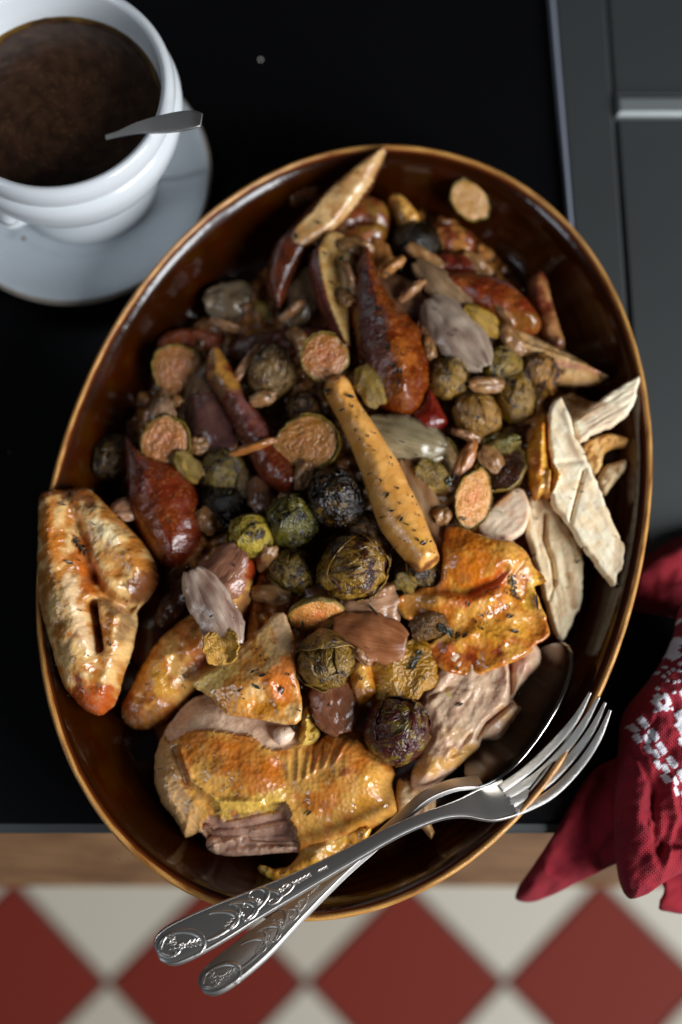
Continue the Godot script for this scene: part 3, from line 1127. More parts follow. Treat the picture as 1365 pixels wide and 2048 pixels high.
	var along := Vector3(0.25, 0.1, 0.95)
	part("handle", strap(curve_stations([[Vector3(-12.57, 8, -18.52), along, 0.15, 0.09], [Vector3(-11.23, 9.2, -18.2), along, 0.17, 0.09], [Vector3(-9.89, 10.6, -17.81), along, 0.34, 0.09], [Vector3(-8.29, 11.6, -17.52), along, 0.52, 0.08], [Vector3(-7.14, 12.2, -17.34), along, 0.5, 0.08], [Vector3(-6.67, 12.3, -17.29), along, 0.36, 0.08]], 30), at, 16, 0.5), M.silver, ts)
	part("bowl", sheet(dish_points(Vector3(-12.57, 8, -18.52), Vector3(-15.56, 6, -19.09), Vector3(0.2, 0.0, 0.97), 1.5, 0.5), 15, 13, 0.08, flat_colour(195), at, false), M.silver, ts)


func flat_colour(n: int) -> PackedColorArray:
	var k := PackedColorArray()
	k.resize(n)
	k.fill(Color.WHITE)
	return k


func dish_points(a: Vector3, b: Vector3, side: Vector3, half: float, depth: float) -> PackedVector3Array:
	# the bowl of a spoon between its neck and its tip: 15 rows of 13
	var t := (b - a).normalized()
	var s := (side - t * side.dot(t)).normalized()
	var up := s.cross(t)
	if up.y < 0.0:
		up = -up
	var out := PackedVector3Array()
	var long := a.distance_to(b)
	for i in 15:
		var k := (1.0 - cos(PI * i / 14.0)) / 2.0
		var w := half * pow(maxf(1.0 - pow(absf(2.0 * k - 1.0), 2.2), 0.0), 0.5)
		w = maxf(w, 0.16 if i == 0 else 0.02)
		for j in 13:
			var x := sin(PI / 2 * (j / 6.0 - 1.0))
			var down := depth * (1.0 - x * x) * pow(maxf(w / half, 0.0), 1.2)
			out.append(a + t * long * k + s * w * x - up * down)
	return out


# ---------------------------------------------------------------- chicken
func chicken() -> void:
	var gold := c(206, 134, 46)
	var deep := c(176, 88, 26)
	var burnt := c(112, 44, 16)
	var butter := c(214, 172, 78)
	var pale := c(222, 186, 150)
	var pink := c(204, 164, 138)

	# the wing on the left rim
	var wing := thing("chicken_wing", "golden roast chicken wing leaning on the left rim of the platter", "chicken wing", Vector3(-12.89, 2, 4.15))
	add_lump(wing, "wing_flat", M.wing, [-15.13, -0.73, -14.71, -0.97, -13.89, -1.12, -13.14, -1.2, -12.68, -1.1, -12.32, -0.78, -11.56, -0.06, -10.6, 0.87, -9.85, 1.71, -9.42, 2.48, -9.2, 3.16, -9.33, 3.87, -9.82, 4.62, -10.2, 5.07, -10.13, 5.69, -10.26, 6.24, -10.33, 6.95, -10.5, 7.59, -10.76, 8.47, -10.93, 9.27, -11.27, 9.9, -11.86, 10.26, -12.5, 10, -13.05, 9.47, -13.51, 8.93, -13.82, 8.2, -14.13, 7.32, -14.45, 6.34, -14.77, 5.32, -15.01, 3.94, -15.13, 2.55, -15.15, 1.25, -15.19, 0.02], {
		"h": 4.0, "t": 1.5, "b": 1.7, "p": 1.5, "pb": 3.2, "tilt": Vector2(-0.16, 0.0), "q": 0.55, "n": 0.09, "nf": 0.9, "g": 0.07, "jag": 0.06,
		"ridges": [[[-14.61, -0.42, -14.33, 2.15, -13.64, 5.17, -12.73, 7.89], 0.6, 0.35], [[-10.97, 5.54, -10.92, 6.9, -11.37, 9.1], 0.45, 0.3], [[-12.07, 0.35, -10.89, 1.89, -9.97, 3.16], 0.6, 0.45],
			[[-13.04, 0.92, -12.74, 2.15, -12.29, 3.41], 0.32, -0.65], [[-12.29, 3.41, -11.81, 4.37, -10.65, 4.97, -9.79, 4.8], 0.3, -0.95], [[-12.18, 4.87, -12.01, 5.92, -11.79, 7.1], 0.18, -1.8], [[-13.14, 4.42, -12.82, 5.92, -12.21, 7.15], 0.36, 0.3], [[-11.96, -0.11, -10.48, 1.33], 0.12, -0.25], [[-13.61, -0.42, -13.3, 0.87], 0.25, -0.2]],
		"col": [c(178, 112, 46), c(224, 180, 116)], "cf": 0.9, "mottle": 0.1,
		"spots": [[[-14.75, -0.68, -13.62, -0.81, -12.6, -0.29], 0.65, c(116, 60, 26), 0.9], [[-14.56, 0.61, -13.96, 2.65], 0.6, c(200, 114, 34), 0.8], [[-12.71, 9.47, -11.56, 9.88], 0.9, c(172, 76, 26), 0.95], [[-10.69, 6.53, -10.52, 5.67], 0.35, c(110, 80, 56), 0.7], [[-14.79, 3.41, -14.42, 5.92], 0.3, c(150, 96, 50), 0.6], [[-12.96, 1.64, -12.41, 4.17], 0.45, c(180, 90, 28), 0.85], [[-13.28, 3.92, -12.62, 6.16, -12.08, 7.27], 0.4, c(236, 198, 150), 0.9], [[-11.65, 4.67, -11.01, 5.29], 0.3, c(120, 90, 60), 0.7],
			[[-10.06, 4.29, -9.47, 3.41], 0.75, c(104, 56, 30), 0.9], [[-11.35, 2.65, -10.23, 2.91], 0.6, c(190, 122, 50), 0.7], [[-12.05, 0.87, -11.26, 1.76], 0.4, c(238, 216, 168), 0.85]],
		"regions": [{"name": "drumette", "mat": M.wing, "poly": [-13.39, -1.25, -12.32, -0.84, -10.6, 0.82, -9.4, 2.4, -9.13, 3.29, -9.3, 3.97, -9.82, 4.72, -10.65, 5.02, -11.75, 4.47, -12.29, 3.46, -12.79, 2.15, -13.1, 0.87, -13.46, -0.42]}]})

	var drum := thing("chicken_drumstick", "brown-gold chicken drumstick with a reddish knuckle under two shallot layers", "chicken leg", Vector3(-8, 1.5, 6.66))
	add_lump(drum, "flesh", M.wing, [-4.93, 2.26, -4.52, 2.21, -4.24, 2.72, -4.41, 3.29, -4.34, 4.03, -4.56, 4.69, -5.09, 5.75, -5.86, 7, -6.85, 8.29, -8.16, 9.77, -8.98, 10.45, -9.85, 10.79, -10.59, 10.62, -11.05, 10.11, -10.98, 9.43, -10.65, 8.81, -10.15, 7.82, -9.63, 6.9, -9.11, 6.25, -8.31, 5.52, -7.5, 4.97, -6.42, 4.03, -5.61, 3.29], {
		"h": 2.6, "t": 1.7, "b": 1.6, "p": 1.5, "tilt": Vector2(0.1, -0.08), "n": 0.12, "nf": 0.8, "g": 0.1, "jag": 0.04,
		"ridges": [[[-9.46, 7.75, -7.03, 6], 0.9, 0.3], [[-5.34, 3.21, -4.46, 3.21], 0.16, -0.2], [[-10.89, 9.23, -8.66, 9.47], 0.2, -0.15]],
		"col": [c(180, 112, 48), c(214, 160, 86)], "cf": 0.9, "mottle": 0.14,
		"spots": [[[-4.85, 2.44, -4.44, 2.95], 0.65, c(150, 52, 24), 0.95], [[-10.6, 10.21, -9.13, 10.21], 0.9, c(120, 66, 28), 0.8], [[-7.51, 6.75, -6.99, 7.5], 0.6, c(196, 104, 36), 0.8], [[-9.45, 8, -8.69, 8.74], 0.6, c(206, 150, 52), 0.7], [[-4.69, 4.23, -5.17, 5.5], 0.3, c(130, 78, 60), 0.6]]})
	piece("back_chunk", "amber chunk of chicken back beside the drumstick knuckle", "chicken", "chicken off the bone", M.skin, [-4.58, 4.45, -4.1, 2.91, -3.22, 2.35, -2.33, 3.17, -2.32, 4.7, -2.81, 5.72, -3.8, 6.47, -4.67, 6.72], {
		"h": 3.0, "t": 1.1, "b": 1.6, "n": 0.15, "col": [c(190, 120, 40), c(150, 82, 26)], "ridges": [[[-3.59, 2.66, -3.8, 6.22], 0.3, -0.3]]})

	# the thigh in front
	var thigh := thing("chicken_thigh", "large roast chicken thigh at the front, ridged golden skin over pale and dark meat", "chicken thigh", Vector3(-4.59, 1.2, 12.95))
	add_lump(thigh, "bone_end", M.meat, [-3.32, 11.06, -2.96, 10.77, -2.48, 10.82, -2.24, 11.11, -2.47, 11.54, -2.95, 11.73, -3.29, 11.49], {"h": 4.2, "t": 0.5, "b": 0.6, "p": 0.5, "n": 0.02, "g": 0.07, "col": [c(236, 212, 190), c(228, 196, 172)], "mottle": 0.03}, "pale bone end under the skin flap")
	add_lump(thigh, "skin", M.skin, [-9.29, 12.66, -9.13, 11.65, -8.77, 10.88, -8.23, 10.1, -7.45, 9.28, -5.94, 8.88, -3.97, 9.42, -2.25, 10.4, -1.23, 11.17, -0.67, 10.85, 0.18, 10.81, 1.15, 11.05, 2, 12.01, 2.67, 12.77, 2.59, 13.61, 2.77, 14.79, 2.1, 15.26, 1.49, 15.63, 0.66, 16, -0.77, 16.51, -1.97, 16.75, -3.4, 16.65, -4.82, 16.75, -6.02, 16.61, -6.65, 16.1, -6.99, 15.77, -7.32, 16, -7.65, 16.05, -8.08, 15.3, -8.7, 14.6, -9.11, 13.84], {
		"h": 2.5, "t": 2.1, "b": 1.5, "p": 2.8, "n": 0.07, "nf": 0.5, "g": 0.075, "jag": 0.09, "jagf": 1.8, "tilt": Vector2(0.03, -0.04),
		"ridges": [[[-7.82, 11.94, -7.2, 13.37, -5.83, 14.41, -3.9, 14.46], 0.16, 0.22], [[-8.06, 11.94, -7.48, 13.61, -6.06, 14.69], 0.18, -0.25], [[-8.74, 13.37, -7.97, 15.02], 0.4, 0.3], [[0.18, 11.94, 1.39, 13.37], 0.9, 0.35], [[-2.96, 12.89, -1.98, 14.32], 0.5, -0.2], [[-5.62, 12.66, -3.92, 13.37], 0.8, 0.25], [[-6.28, 15.61, -4.37, 15.49, -2.58, 15.14], 0.09, -0.28], [[-6.51, 16.07, -4.36, 16, -2.21, 15.84], 0.07, -0.2], [[-5.57, 15.26, -2.94, 14.74], 0.06, -0.2], [[-6.02, 16.42, -2.21, 16.31], 0.08, -0.2], [[-4.36, 15.77, -2.93, 15.54], 0.06, 0.14],
			[[-2.05, 11.94, -2.09, 13.37], 0.1, 0.1], [[-1.47, 11.7, -1.7, 13.25], 0.1, 0.11], [[-0.89, 11.41, -1.32, 13.01], 0.1, 0.11], [[-0.3, 11.31, -0.83, 12.77], 0.1, 0.1], [[0.28, 11.51, -0.35, 12.66], 0.1, 0.09], [[-2.6, 12.18, -2.52, 13.37], 0.1, 0.08]],
		"col": [c(184, 110, 42), c(208, 152, 74)], "cf": 0.7, "mottle": 0.12,
		"spots": [[[-5.82, 14.6, -3.9, 14.55, -2.94, 14.22], 0.5, c(214, 170, 76), 0.9], [[-8.91, 11.94, -8.61, 13.61, -7.48, 15.26], 1.0, c(206, 160, 106), 0.95], [[-6.36, 11.94, -3.44, 12.89], 0.7, c(190, 100, 24), 0.6], [[-1.03, 11.94, 0.91, 11.94], 0.7, c(184, 92, 26), 0.6], [[0.42, 13.37, -1.02, 14.79], 0.5, c(190, 116, 46), 0.6], [[0.18, 13.01], 0.25, c(130, 52, 24), 0.7], [[-0.78, 14.55], 0.3, c(140, 76, 30), 0.7], [[1.39, 13.13, 0.9, 15.26], 0.5, c(216, 152, 58), 0.7]],
		"regions": [{"name": "bare_meat", "mat": M.meat, "lift": -0.22, "jag": 0.12, "col": [c(226, 190, 158), c(216, 176, 146)], "poly": [-8.67, 11.02, -8.23, 10.15, -7.45, 9.13, -5.94, 8.69, -3.73, 9.28, -1.86, 10.49, -1.91, 11.46, -2.61, 11.84, -3.57, 11.89, -4.43, 11.26, -5.65, 11.1, -6.87, 10.98, -7.71, 11.17, -8.43, 11.6]},
			{"name": "dark_meat", "mat": M.meat, "lift": -0.75, "jag": 0.16, "col": [c(150, 108, 92), c(194, 152, 130)], "poly": [-6.85, 15.63, -6.29, 15.11, -5.57, 15.11, -4.62, 14.95, -3.66, 14.64, -2.99, 14.41, -2.56, 14.6, -2.33, 15.49, -1.92, 16.93, -3.39, 17.02, -6.01, 16.88, -6.79, 16.42]}]}, "golden pimpled skin, torn open over the meat")
	add_lump(thigh, "meat_strand", M.meat, [-6.64, 16.41, -6.36, 15.98, -5.64, 15.89, -4.79, 15.7, -4.42, 15.98, -3.45, 16.17, -2.19, 16.08, -1.99, 16.64, -3.44, 16.83, -5.13, 16.92, -6.25, 16.78], {"h": 2.5, "t": 0.45, "b": 0.8, "p": 0.3, "n": 0.1, "nf": 1.3, "g": 0.07, "jag": 0.06, "col": [c(190, 146, 122), c(206, 166, 140)], "ridges": [[[-6.11, 16.41, -4.91, 16.05], 0.12, 0.15], [[-4.66, 16.41, -2.24, 16.36], 0.08, -0.15]]})
	add_lump(thigh, "meat_strand", M.meat, [-6.84, 15.61, -6.46, 15.27, -5.64, 15.32, -4.42, 15.42, -2.97, 15.04, -2.54, 15.23, -2.97, 15.46, -4.42, 15.75, -5.63, 15.65], {"h": 2.6, "t": 0.3, "b": 0.6, "p": 0.2, "n": 0.1, "nf": 1.5, "g": 0.07, "jag": 0.08, "col": [c(160, 116, 96), c(184, 138, 112)]})
	add_lump(thigh, "skin", M.skin, [-1.9, 15.8, -1.03, 15.99, 0.42, 15.8, 1.39, 15.56, 1.19, 16.22, 0.18, 16.93, -1.02, 17.7, -2.22, 18.28, -3.29, 18.32, -3.78, 17.93, -4.1, 17.53, -3.91, 17.3, -3.23, 17.53, -2.47, 17.3, -2.04, 16.74, -2.18, 16.41], {
		"h": 2.7, "t": 0.25, "b": 0.25, "p": 0.25, "thin": true, "n": 0.16, "nf": 0.8, "g": 0.08, "jag": 0.12, "tilt": Vector2(0.16, -0.22),
		"ridges": [[[-1.03, 16.41, -1.98, 17.58], 0.5, 0.35], [[-2.23, 16.41, -2.94, 17.58], 0.2, -0.2]],
		"col": [c(206, 150, 56), c(190, 128, 44)], "spots": [[[-1.27, 16.41, -0.54, 16.17], 0.5, c(220, 176, 110), 0.7], [[-3.78, 17.63], 0.5, c(196, 160, 70), 0.9]]}, "torn tail of skin hanging towards the platter rim")
	add_lump(thigh, "skin_flap", M.skin, [-3.29, 5.39, -2.85, 5.29, -2.38, 6.23, -2.2, 7.45, -2.02, 8.91, -1.89, 9.75, -1.93, 10.54, -2.17, 10.78, -2.8, 10.76, -3.66, 10.59, -4.86, 10.4, -5.54, 10.3, -5.88, 9.97, -6.33, 9.47, -6.82, 9.15, -7.41, 8.72, -6.84, 8.33, -6.12, 7.94, -5.4, 7.4, -4.68, 6.72, -3.96, 6.08], {
		"h": 4.7, "t": 0.26, "b": 0.3, "p": 0.25, "thin": true, "n": 0.06, "nf": 0.6, "g": 0.07, "jag": 0.06, "round": 0.6, "tilt": Vector2(0.14, 0.0),
		"ridges": [[[-4.89, 8.91, -2.97, 8.18], 1.1, 0.6], [[-3.91, 9.63, -2.23, 9.39], 0.5, -0.15], [[-3.44, 8.91, -2.95, 10.11], 0.25, 0.15]],
		"col": [c(204, 134, 58), c(222, 176, 112)], "cf": 0.7, "mottle": 0.08,
		"spots": [[[-3.44, 8.67, -2.48, 7.94, -2.95, 9.63], 0.55, c(206, 108, 34), 0.85], [[-5.12, 9.63, -2.94, 10.23], 0.5, c(214, 136, 36), 0.8], [[-6.83, 8.79, -5.39, 8.18], 0.6, c(212, 176, 98), 0.9], [[-2.99, 5.74, -2.74, 6.96], 0.5, c(222, 182, 140), 0.8]]}, "three-cornered flap of skin, speckled with pepper")
	add_lump(thigh, "fat", M.meat, [-2.1, 11.7, -1.96, 10.49, -1.72, 9.71, -1.33, 9.86, -1.38, 10.49, -1.03, 11.02, -1.13, 11.46, -1.71, 11.94], {"h": 3.6, "t": 0.5, "b": 0.5, "p": 0.35, "n": 0.2, "nf": 2.0, "g": 0.07, "col": [c(222, 186, 96), c(206, 160, 64)], "ridges": [[[-1.72, 10.01, -1.71, 11.46], 0.12, 0.25]]})

	# the thigh on the right, with its skin pushed up
	var right := thing("chicken_thigh", "roast chicken thigh with folded glossy brown skin above bare pale meat, beside the spoon", "chicken thigh", Vector3(7.15, 1.2, 6.1))
	add_lump(right, "pale_meat", M.meat, [4.9, 6.75, 4.39, 8, 3.82, 9.47, 3.91, 10.21, 4.09, 11.18, 3.81, 12.2, 3.41, 13.08, 3.5, 13.77, 4.2, 13.87, 4.91, 13.35, 6.02, 12.44, 6.82, 11.76, 6.97, 11.37, 7.83, 11.33, 8.36, 10.62, 8.95, 9.77, 8.54, 9.38, 9.24, 8.39, 9.98, 7.57, 9.79, 6.63, 7.91, 5.5], {
		"h": 3.0, "t": 1.2, "b": 1.6, "p": 0.9, "n": 0.10, "nf": 0.8, "g": 0.09, "jag": 0.06, "grain": [-1.0, 0.5, 2.4, 0.02],
		"ridges": [[[8.39, 7.75, 8.4, 9.38], 0.13, -0.7], [[8.05, 7.62, 8.25, 9.28], 0.16, 0.2], [[9.09, 7.75, 8.64, 9.38], 0.22, 0.25], [[8.34, 9.67, 7.16, 10.6, 6.66, 11.3], 0.12, -0.5], [[4.36, 9.35, 5.36, 8.79, 6.09, 8.98], 0.1, -0.16], [[5.42, 12.15, 6.15, 11.91], 0.14, -0.25], [[3.59, 12.63, 4.55, 13.35], 0.4, 0.2], [[6.29, 11.18, 5.67, 11.91, 5.43, 11.66], 0.1, -0.25]],
		"col": [c(218, 184, 152), c(206, 166, 136)], "cf": 0.7, "mottle": 0.05,
		"spots": [[[3.83, 12.87, 5.29, 12.39, 6.27, 12.03], 0.5, c(200, 148, 78), 0.9], [[8.34, 8, 9.08, 8], 0.35, c(186, 134, 112), 0.7], [[8.03, 10.21, 8.51, 10.45], 0.4, c(206, 158, 100), 0.8], [[5.11, 8.98, 5.35, 9.28], 0.12, c(226, 200, 120), 0.8], [[4.83, 11.18, 6.05, 11.18], 0.4, c(200, 156, 108), 0.6]]})
	add_lump(right, "dark_meat", M.meat, [6.02, 11.99, 6.95, 11.6, 8.16, 11.3, 9.02, 11.55, 8.87, 12.29, 7.86, 12.83, 7.24, 13.22, 6.5, 12.78], {"h": 1.9, "t": 0.5, "b": 0.5, "p": 0.5, "n": 0.1, "col": [c(130, 88, 58), c(156, 112, 76)], "g": 0.09})
	add_lump(right, "skin", M.skin, [5.29, 0.94, 6.16, 0.99, 7.47, 1.56, 8.58, 1.71, 9.19, 2.14, 9.56, 2.75, 10.11, 3.28, 10.22, 3.66, 9.7, 3.81, 9.78, 4.26, 10.1, 5.13, 10.3, 6.29, 9.72, 6.74, 9.22, 7.25, 8.4, 7.74, 7.4, 8.06, 6.59, 8.3, 5.59, 8.25, 4.7, 7.86, 4.13, 6.96, 4.48, 6.59, 5.15, 6.15, 4.84, 5.78, 4.25, 5.63, 3.34, 5.63, 2.83, 5.13, 2.64, 4.61, 3.06, 4.31, 3.88, 4.06, 4.82, 3.81, 5, 3.28, 5.07, 2.24, 5.13, 1.4], {
		"h": 4.4, "t": 0.25, "b": 0.6, "p": 0.25, "pb": 0.8, "thin": true, "n": 0.07, "nf": 0.6, "g": 0.07, "jag": 0.1, "tilt": Vector2(-0.01, 0.0),
		"ridges": [[[6.13, 2.44, 7.86, 2.7], 1.3, 0.9], [[4.62, 4.08, 6.34, 4.26, 7.58, 3.71, 8.09, 3.2], 0.22, -0.4], [[4.61, 4.71, 6.57, 4.83, 7.81, 4.46], 0.5, 0.45], [[9.05, 4.21, 9.73, 5.95], 0.9, -0.6], [[4.33, 6.93, 6.5, 7.91], 0.8, -0.45], [[9.72, 2.44, 9.93, 3.71], 0.3, -0.4], [[8.07, 3.96, 9.09, 2.7, 9.36, 2.19], 0.15, -0.12], [[5.3, 6.93, 6.29, 6.44], 0.3, 0.25], [[6.78, 6.2, 7.99, 6.69], 0.35, 0.15], [[3.13, 4.71, 4.35, 5.45], 0.4, -0.3]],
		"col": [c(184, 106, 34), c(210, 148, 62)], "cf": 0.75, "mottle": 0.16,
		"spots": [[[5.9, 1.68, 6.87, 2.44, 6.11, 3.45], 0.9, c(194, 106, 24), 0.9], [[6.08, 4.71, 7.83, 3.71], 0.45, c(180, 70, 16), 0.85], [[4.57, 7.18, 5.78, 7.67, 6.52, 7.18], 0.6, c(160, 72, 26), 0.85], [[7.74, 7.18], 0.3, c(140, 44, 18), 0.9], [[6.51, 7.42], 0.4, c(120, 40, 18), 0.85], [[6.78, 6.44, 8.75, 5.95], 0.6, c(216, 152, 52), 0.7], [[3.38, 4.71, 4.61, 4.58], 0.4, c(196, 138, 70), 0.7], [[9.81, 3.45, 9.28, 4.71], 0.4, c(220, 170, 62), 0.8]]}, "folded brown-gold skin with shiny juices")

	piece("skin_scrap", "small shiny orange scrap of chicken skin right of the centre front sprout", "chicken", "chicken off the bone", M.skin, [0.38, 7.66, 0.82, 7.32, 1.41, 7.56, 1.6, 8.35, 1.74, 9.2, 1.35, 9.61, 0.79, 9.86, 0.47, 9.37], {"h": 4.0, "t": 0.8, "b": 1.5, "p": 0.7, "n": 0.1, "g": 0.08, "col": [c(216, 148, 50), c(206, 124, 34)], "spots": [[[0.79, 7.86, 1.28, 8.84], 0.25, c(226, 176, 90), 0.8]]})
	piece("meat_flake", "pale ragged flake of chicken poking out under fork and spoon", "chicken", "chicken off the bone", M.meat, [2.82, 13.23, 3.6, 13.37, 4.56, 13.99, 4.62, 14.8, 4.35, 15.23, 4.58, 15.8, 4.38, 16.17, 4.05, 15.75, 3.62, 15.47, 2.99, 15.23, 2.66, 14.28], {"h": 2.8, "t": 0.5, "b": 0.8, "p": 0.4, "n": 0.12, "g": 0.08, "jag": 0.05, "col": [c(214, 176, 130), c(200, 152, 96)]})
	piece("meat_flake", "small torn yellowish flake of chicken below the front centre sprout", "chicken", "chicken off the bone", M.meat, [-1.53, 9.5, -0.8, 9.3, -0.43, 9.99, -0.06, 10.76, -0.79, 11.01, -1.23, 10.67], {"h": 3.4, "t": 0.5, "b": 1.2, "p": 0.4, "n": 0.16, "nf": 1.6, "g": 0.08, "jag": 0.08, "col": [c(196, 156, 78), c(214, 178, 108)]})

	# carved breast on the right
	var white := c(248, 230, 198)
	var cream := c(240, 212, 172)
	var g1 := "slices of carved chicken breast"
	piece("breast_slice", "lower slice of carved chicken breast, split down its middle, tip by the spoon", "chicken", g1, M.breast, [9.58, -0.7, 10.09, -1.31, 10.67, -1.02, 11.23, -0.09, 11.88, 0.91, 12.34, 1.7, 12.39, 2.89, 12.22, 4.47, 11.89, 5.23, 11.19, 6.4, 10.89, 6.2, 10.46, 4.85, 10.04, 3.28, 9.7, 1.8, 9.48, 0.81], {
		"h": 2.6, "t": 0.5, "b": 0.6, "p": 0.2, "pb": 0.5, "n": 0.03, "nf": 1.0, "g": 0.075, "jag": 0.12, "jagf": 3.5, "tilt": Vector2(-0.14, -0.04), "grain": [1.35, 0.5, 4.5, 0.04],
		"ridges": [[[10.46, -0.09, 10.36, 1.23, 10.73, 2.27, 10.84, 3.44], 0.1, -0.5], [[10.84, 3.44, 10.56, 4.34], 0.06, -0.15], [[11.17, 1.49, 11.47, 3.57], 0.12, -0.1]],
		"col": [c(232, 202, 160), c(244, 222, 184)], "cf": 1.3, "mottle": 0.05, "spots": [[[10.21, -0.36, 10.4, 1.49], 0.3, c(190, 150, 112), 0.6], [[11.81, 4.59, 11.62, 3.05], 0.25, c(196, 150, 104), 0.7]]})
	piece("breast_slice", "top slice of white chicken breast with a strip of golden skin on its left edge", "chicken", g1, M.breast, [11.27, -5.98, 11.53, -5.46, 11.81, -4.74, 11.96, -4.01, 12.34, -3.21, 12.78, -2.2, 13.21, -0.99, 13.63, 0.28, 14.07, 1.19, 14.26, 1.86, 14.16, 2.99, 13.88, 3.14, 13.75, 3.8, 13.29, 3.42, 12.68, 2.55, 11.94, 1.58, 11.5, 0.78, 10.94, 0.1, 10.59, -0.71, 10.65, -2.42, 10.5, -3.93, 10.59, -4.95, 10.76, -5.57], {
		"body": "meat", "h": 3.95, "t": 0.5, "b": 0.45, "p": 0.16, "pb": 0.5, "n": 0.03, "nf": 0.9, "g": 0.075, "jag": 0.12, "jagf": 3.5, "tilt": Vector2(-0.06, -0.05), "grain": [1.0, 0.4, 4.5, 0.028],
		"ridges": [[[12.29, -2.02, 11.82, -0.45, 11.53, 0.62], 0.09, -0.3], [[11.49, -5.08, 11.93, -3.21, 12.76, -1.62], 0.22, 0.16], [[10.88, -2.42, 12.29, -2.55], 0.12, -0.06]],
		"col": [white, cream], "cf": 0.9, "mottle": 0.04, "spots": [[[11.5, -5.35, 12.66, -2.42], 0.16, c(238, 222, 196), 0.9], [[14, 1.5, 13.81, 3.04], 0.25, c(206, 170, 130), 0.6]],
		"regions": [{"name": "skin", "mat": M.skin, "lift": 0.28, "poly": [9.66, -4.12, 10.43, -5.49, 10.6, -4.55, 10.56, -3.48, 10.75, -2.42, 11.06, -1.76, 10.91, -1.23, 10.62, -0.79, 10.22, -0.84, 9.8, -0.63, 9.58, -1.62], "col": [c(196, 120, 30), c(214, 150, 52)]}]})
	piece("skin_strip", "strip of golden chicken skin folded beside the top breast slice", "chicken", "chicken off the bone", M.skin, [9.76, -3.94, 10.09, -4.74, 10.52, -5.28, 10.59, -4.42, 10.58, -3.36, 10.72, -2.3, 11.02, -1.7, 10.9, -1.12, 10.54, -0.73, 10.24, -0.94, 9.9, -0.63, 9.63, -1.46, 9.48, -2.3, 9.43, -3.15], {"h": 3.8, "t": 0.75, "b": 1.2, "p": 0.5, "n": 0.08, "nf": 1.2, "g": 0.075, "jag": 0.05, "col": [c(204, 134, 36), c(192, 108, 26)], "cf": 1.0, "spots": [[[10.16, -3.89, 10.31, -2.3], 0.2, c(222, 172, 74), 0.8], [[10.55, -1.78, 10.02, -0.99], 0.25, c(214, 162, 80), 0.8]], "ridges": [[[10.26, -4.42, 10.05, -2.04], 0.18, 0.25], [[10.56, -2.04, 10.39, -0.86], 0.1, 0.2]]})
	piece("breast_slice", "pointed slice of chicken breast reaching the right platter rim", "chicken", g1, M.breast, [11.89, -4.61, 12.45, -5.2, 13.15, -5.72, 14.16, -6.45, 15.36, -7.05, 15.27, -6.4, 15.02, -5.53, 14.5, -4.91, 13.99, -4.5, 13.28, -4.13, 12.58, -3.83, 12.18, -3.59], {
		"h": 4.2, "t": 0.45, "b": 0.4, "p": 0.16, "pb": 0.5, "n": 0.03, "g": 0.075, "jag": 0.14, "jagf": 3.5, "tilt": Vector2(0.06, -0.05), "grain": [-0.55, 0.5, 4.5, 0.03], "col": [white, c(226, 200, 168)], "mottle": 0.04, "spots": [[[12.28, -4.74, 13.35, -5.55], 0.22, c(176, 130, 84), 0.7]]})
	piece("breast_shred", "torn orange-brown shred of chicken behind the top breast slice", "chicken", g1, M.breast, [12.36, -3.56, 12.93, -4.1, 14.03, -4.37, 14.42, -4.26, 15.03, -4.05, 14.7, -3.59, 14.02, -3.56, 13.51, -3.16, 13.51, -2.54, 13.03, -2.11, 12.59, -2.7], {"h": 3.2, "t": 0.5, "b": 0.5, "p": 0.3, "n": 0.14, "nf": 1.6, "g": 0.075, "jag": 0.1, "col": [c(206, 150, 78), c(224, 178, 116)], "cf": 1.2})
	piece("breast_shred", "small torn grey-white shred of chicken nearest the right wall of the platter", "chicken", g1, M.breast, [13.18, -2, 13.69, -2.62, 14.68, -2.96, 14.76, -2.51, 14.36, -2, 13.95, -1.58, 13.49, -0.99, 13.2, -1.34], {"h": 3.3, "t": 0.4, "b": 0.35, "p": 0.3, "n": 0.12, "nf": 1.6, "g": 0.075, "jag": 0.1, "col": [c(210, 182, 142), c(180, 142, 98)], "cf": 1.2})
	piece("breast_shred", "brown ragged shred of chicken tucked behind the pointed breast slice", "chicken", g1, M.breast, [11.04, -6.23, 11.7, -6.64, 12.23, -6.78, 12.95, -6.37, 13.52, -6.23, 12.7, -5.54, 12.04, -5.13, 11.4, -5.41], {"h": 2.6, "t": 0.5, "b": 0.7, "p": 0.3, "n": 0.14, "nf": 1.6, "g": 0.08, "jag": 0.1, "col": [c(150, 108, 62), c(196, 160, 116)], "cf": 1.4})
	piece("breast_slice", "short pale slice of chicken breast under the halved sprouts", "chicken", g1, M.breast, [6.81, 0.73, 7.8, -0.55, 8.81, -1.36, 9.34, -1.26, 9.64, -0.26, 9.41, 0.73, 9.02, 1.14, 8.53, 1.38, 7.75, 1.22, 7.13, 1.09], {"h": 3.5, "t": 0.5, "b": 1.4, "p": 0.2, "pb": 0.6, "n": 0.03, "g": 0.075, "jag": 0.1, "jagf": 3.5, "tilt": Vector2(0.05, 0.02), "grain": [-0.7, 0.4, 4.5, 0.008], "col": [c(222, 182, 148), c(230, 204, 174)], "mottle": 0.04, "spots": [[[7.79, -0.37, 8.57, -1.02], 0.25, c(196, 132, 70), 0.8]]})


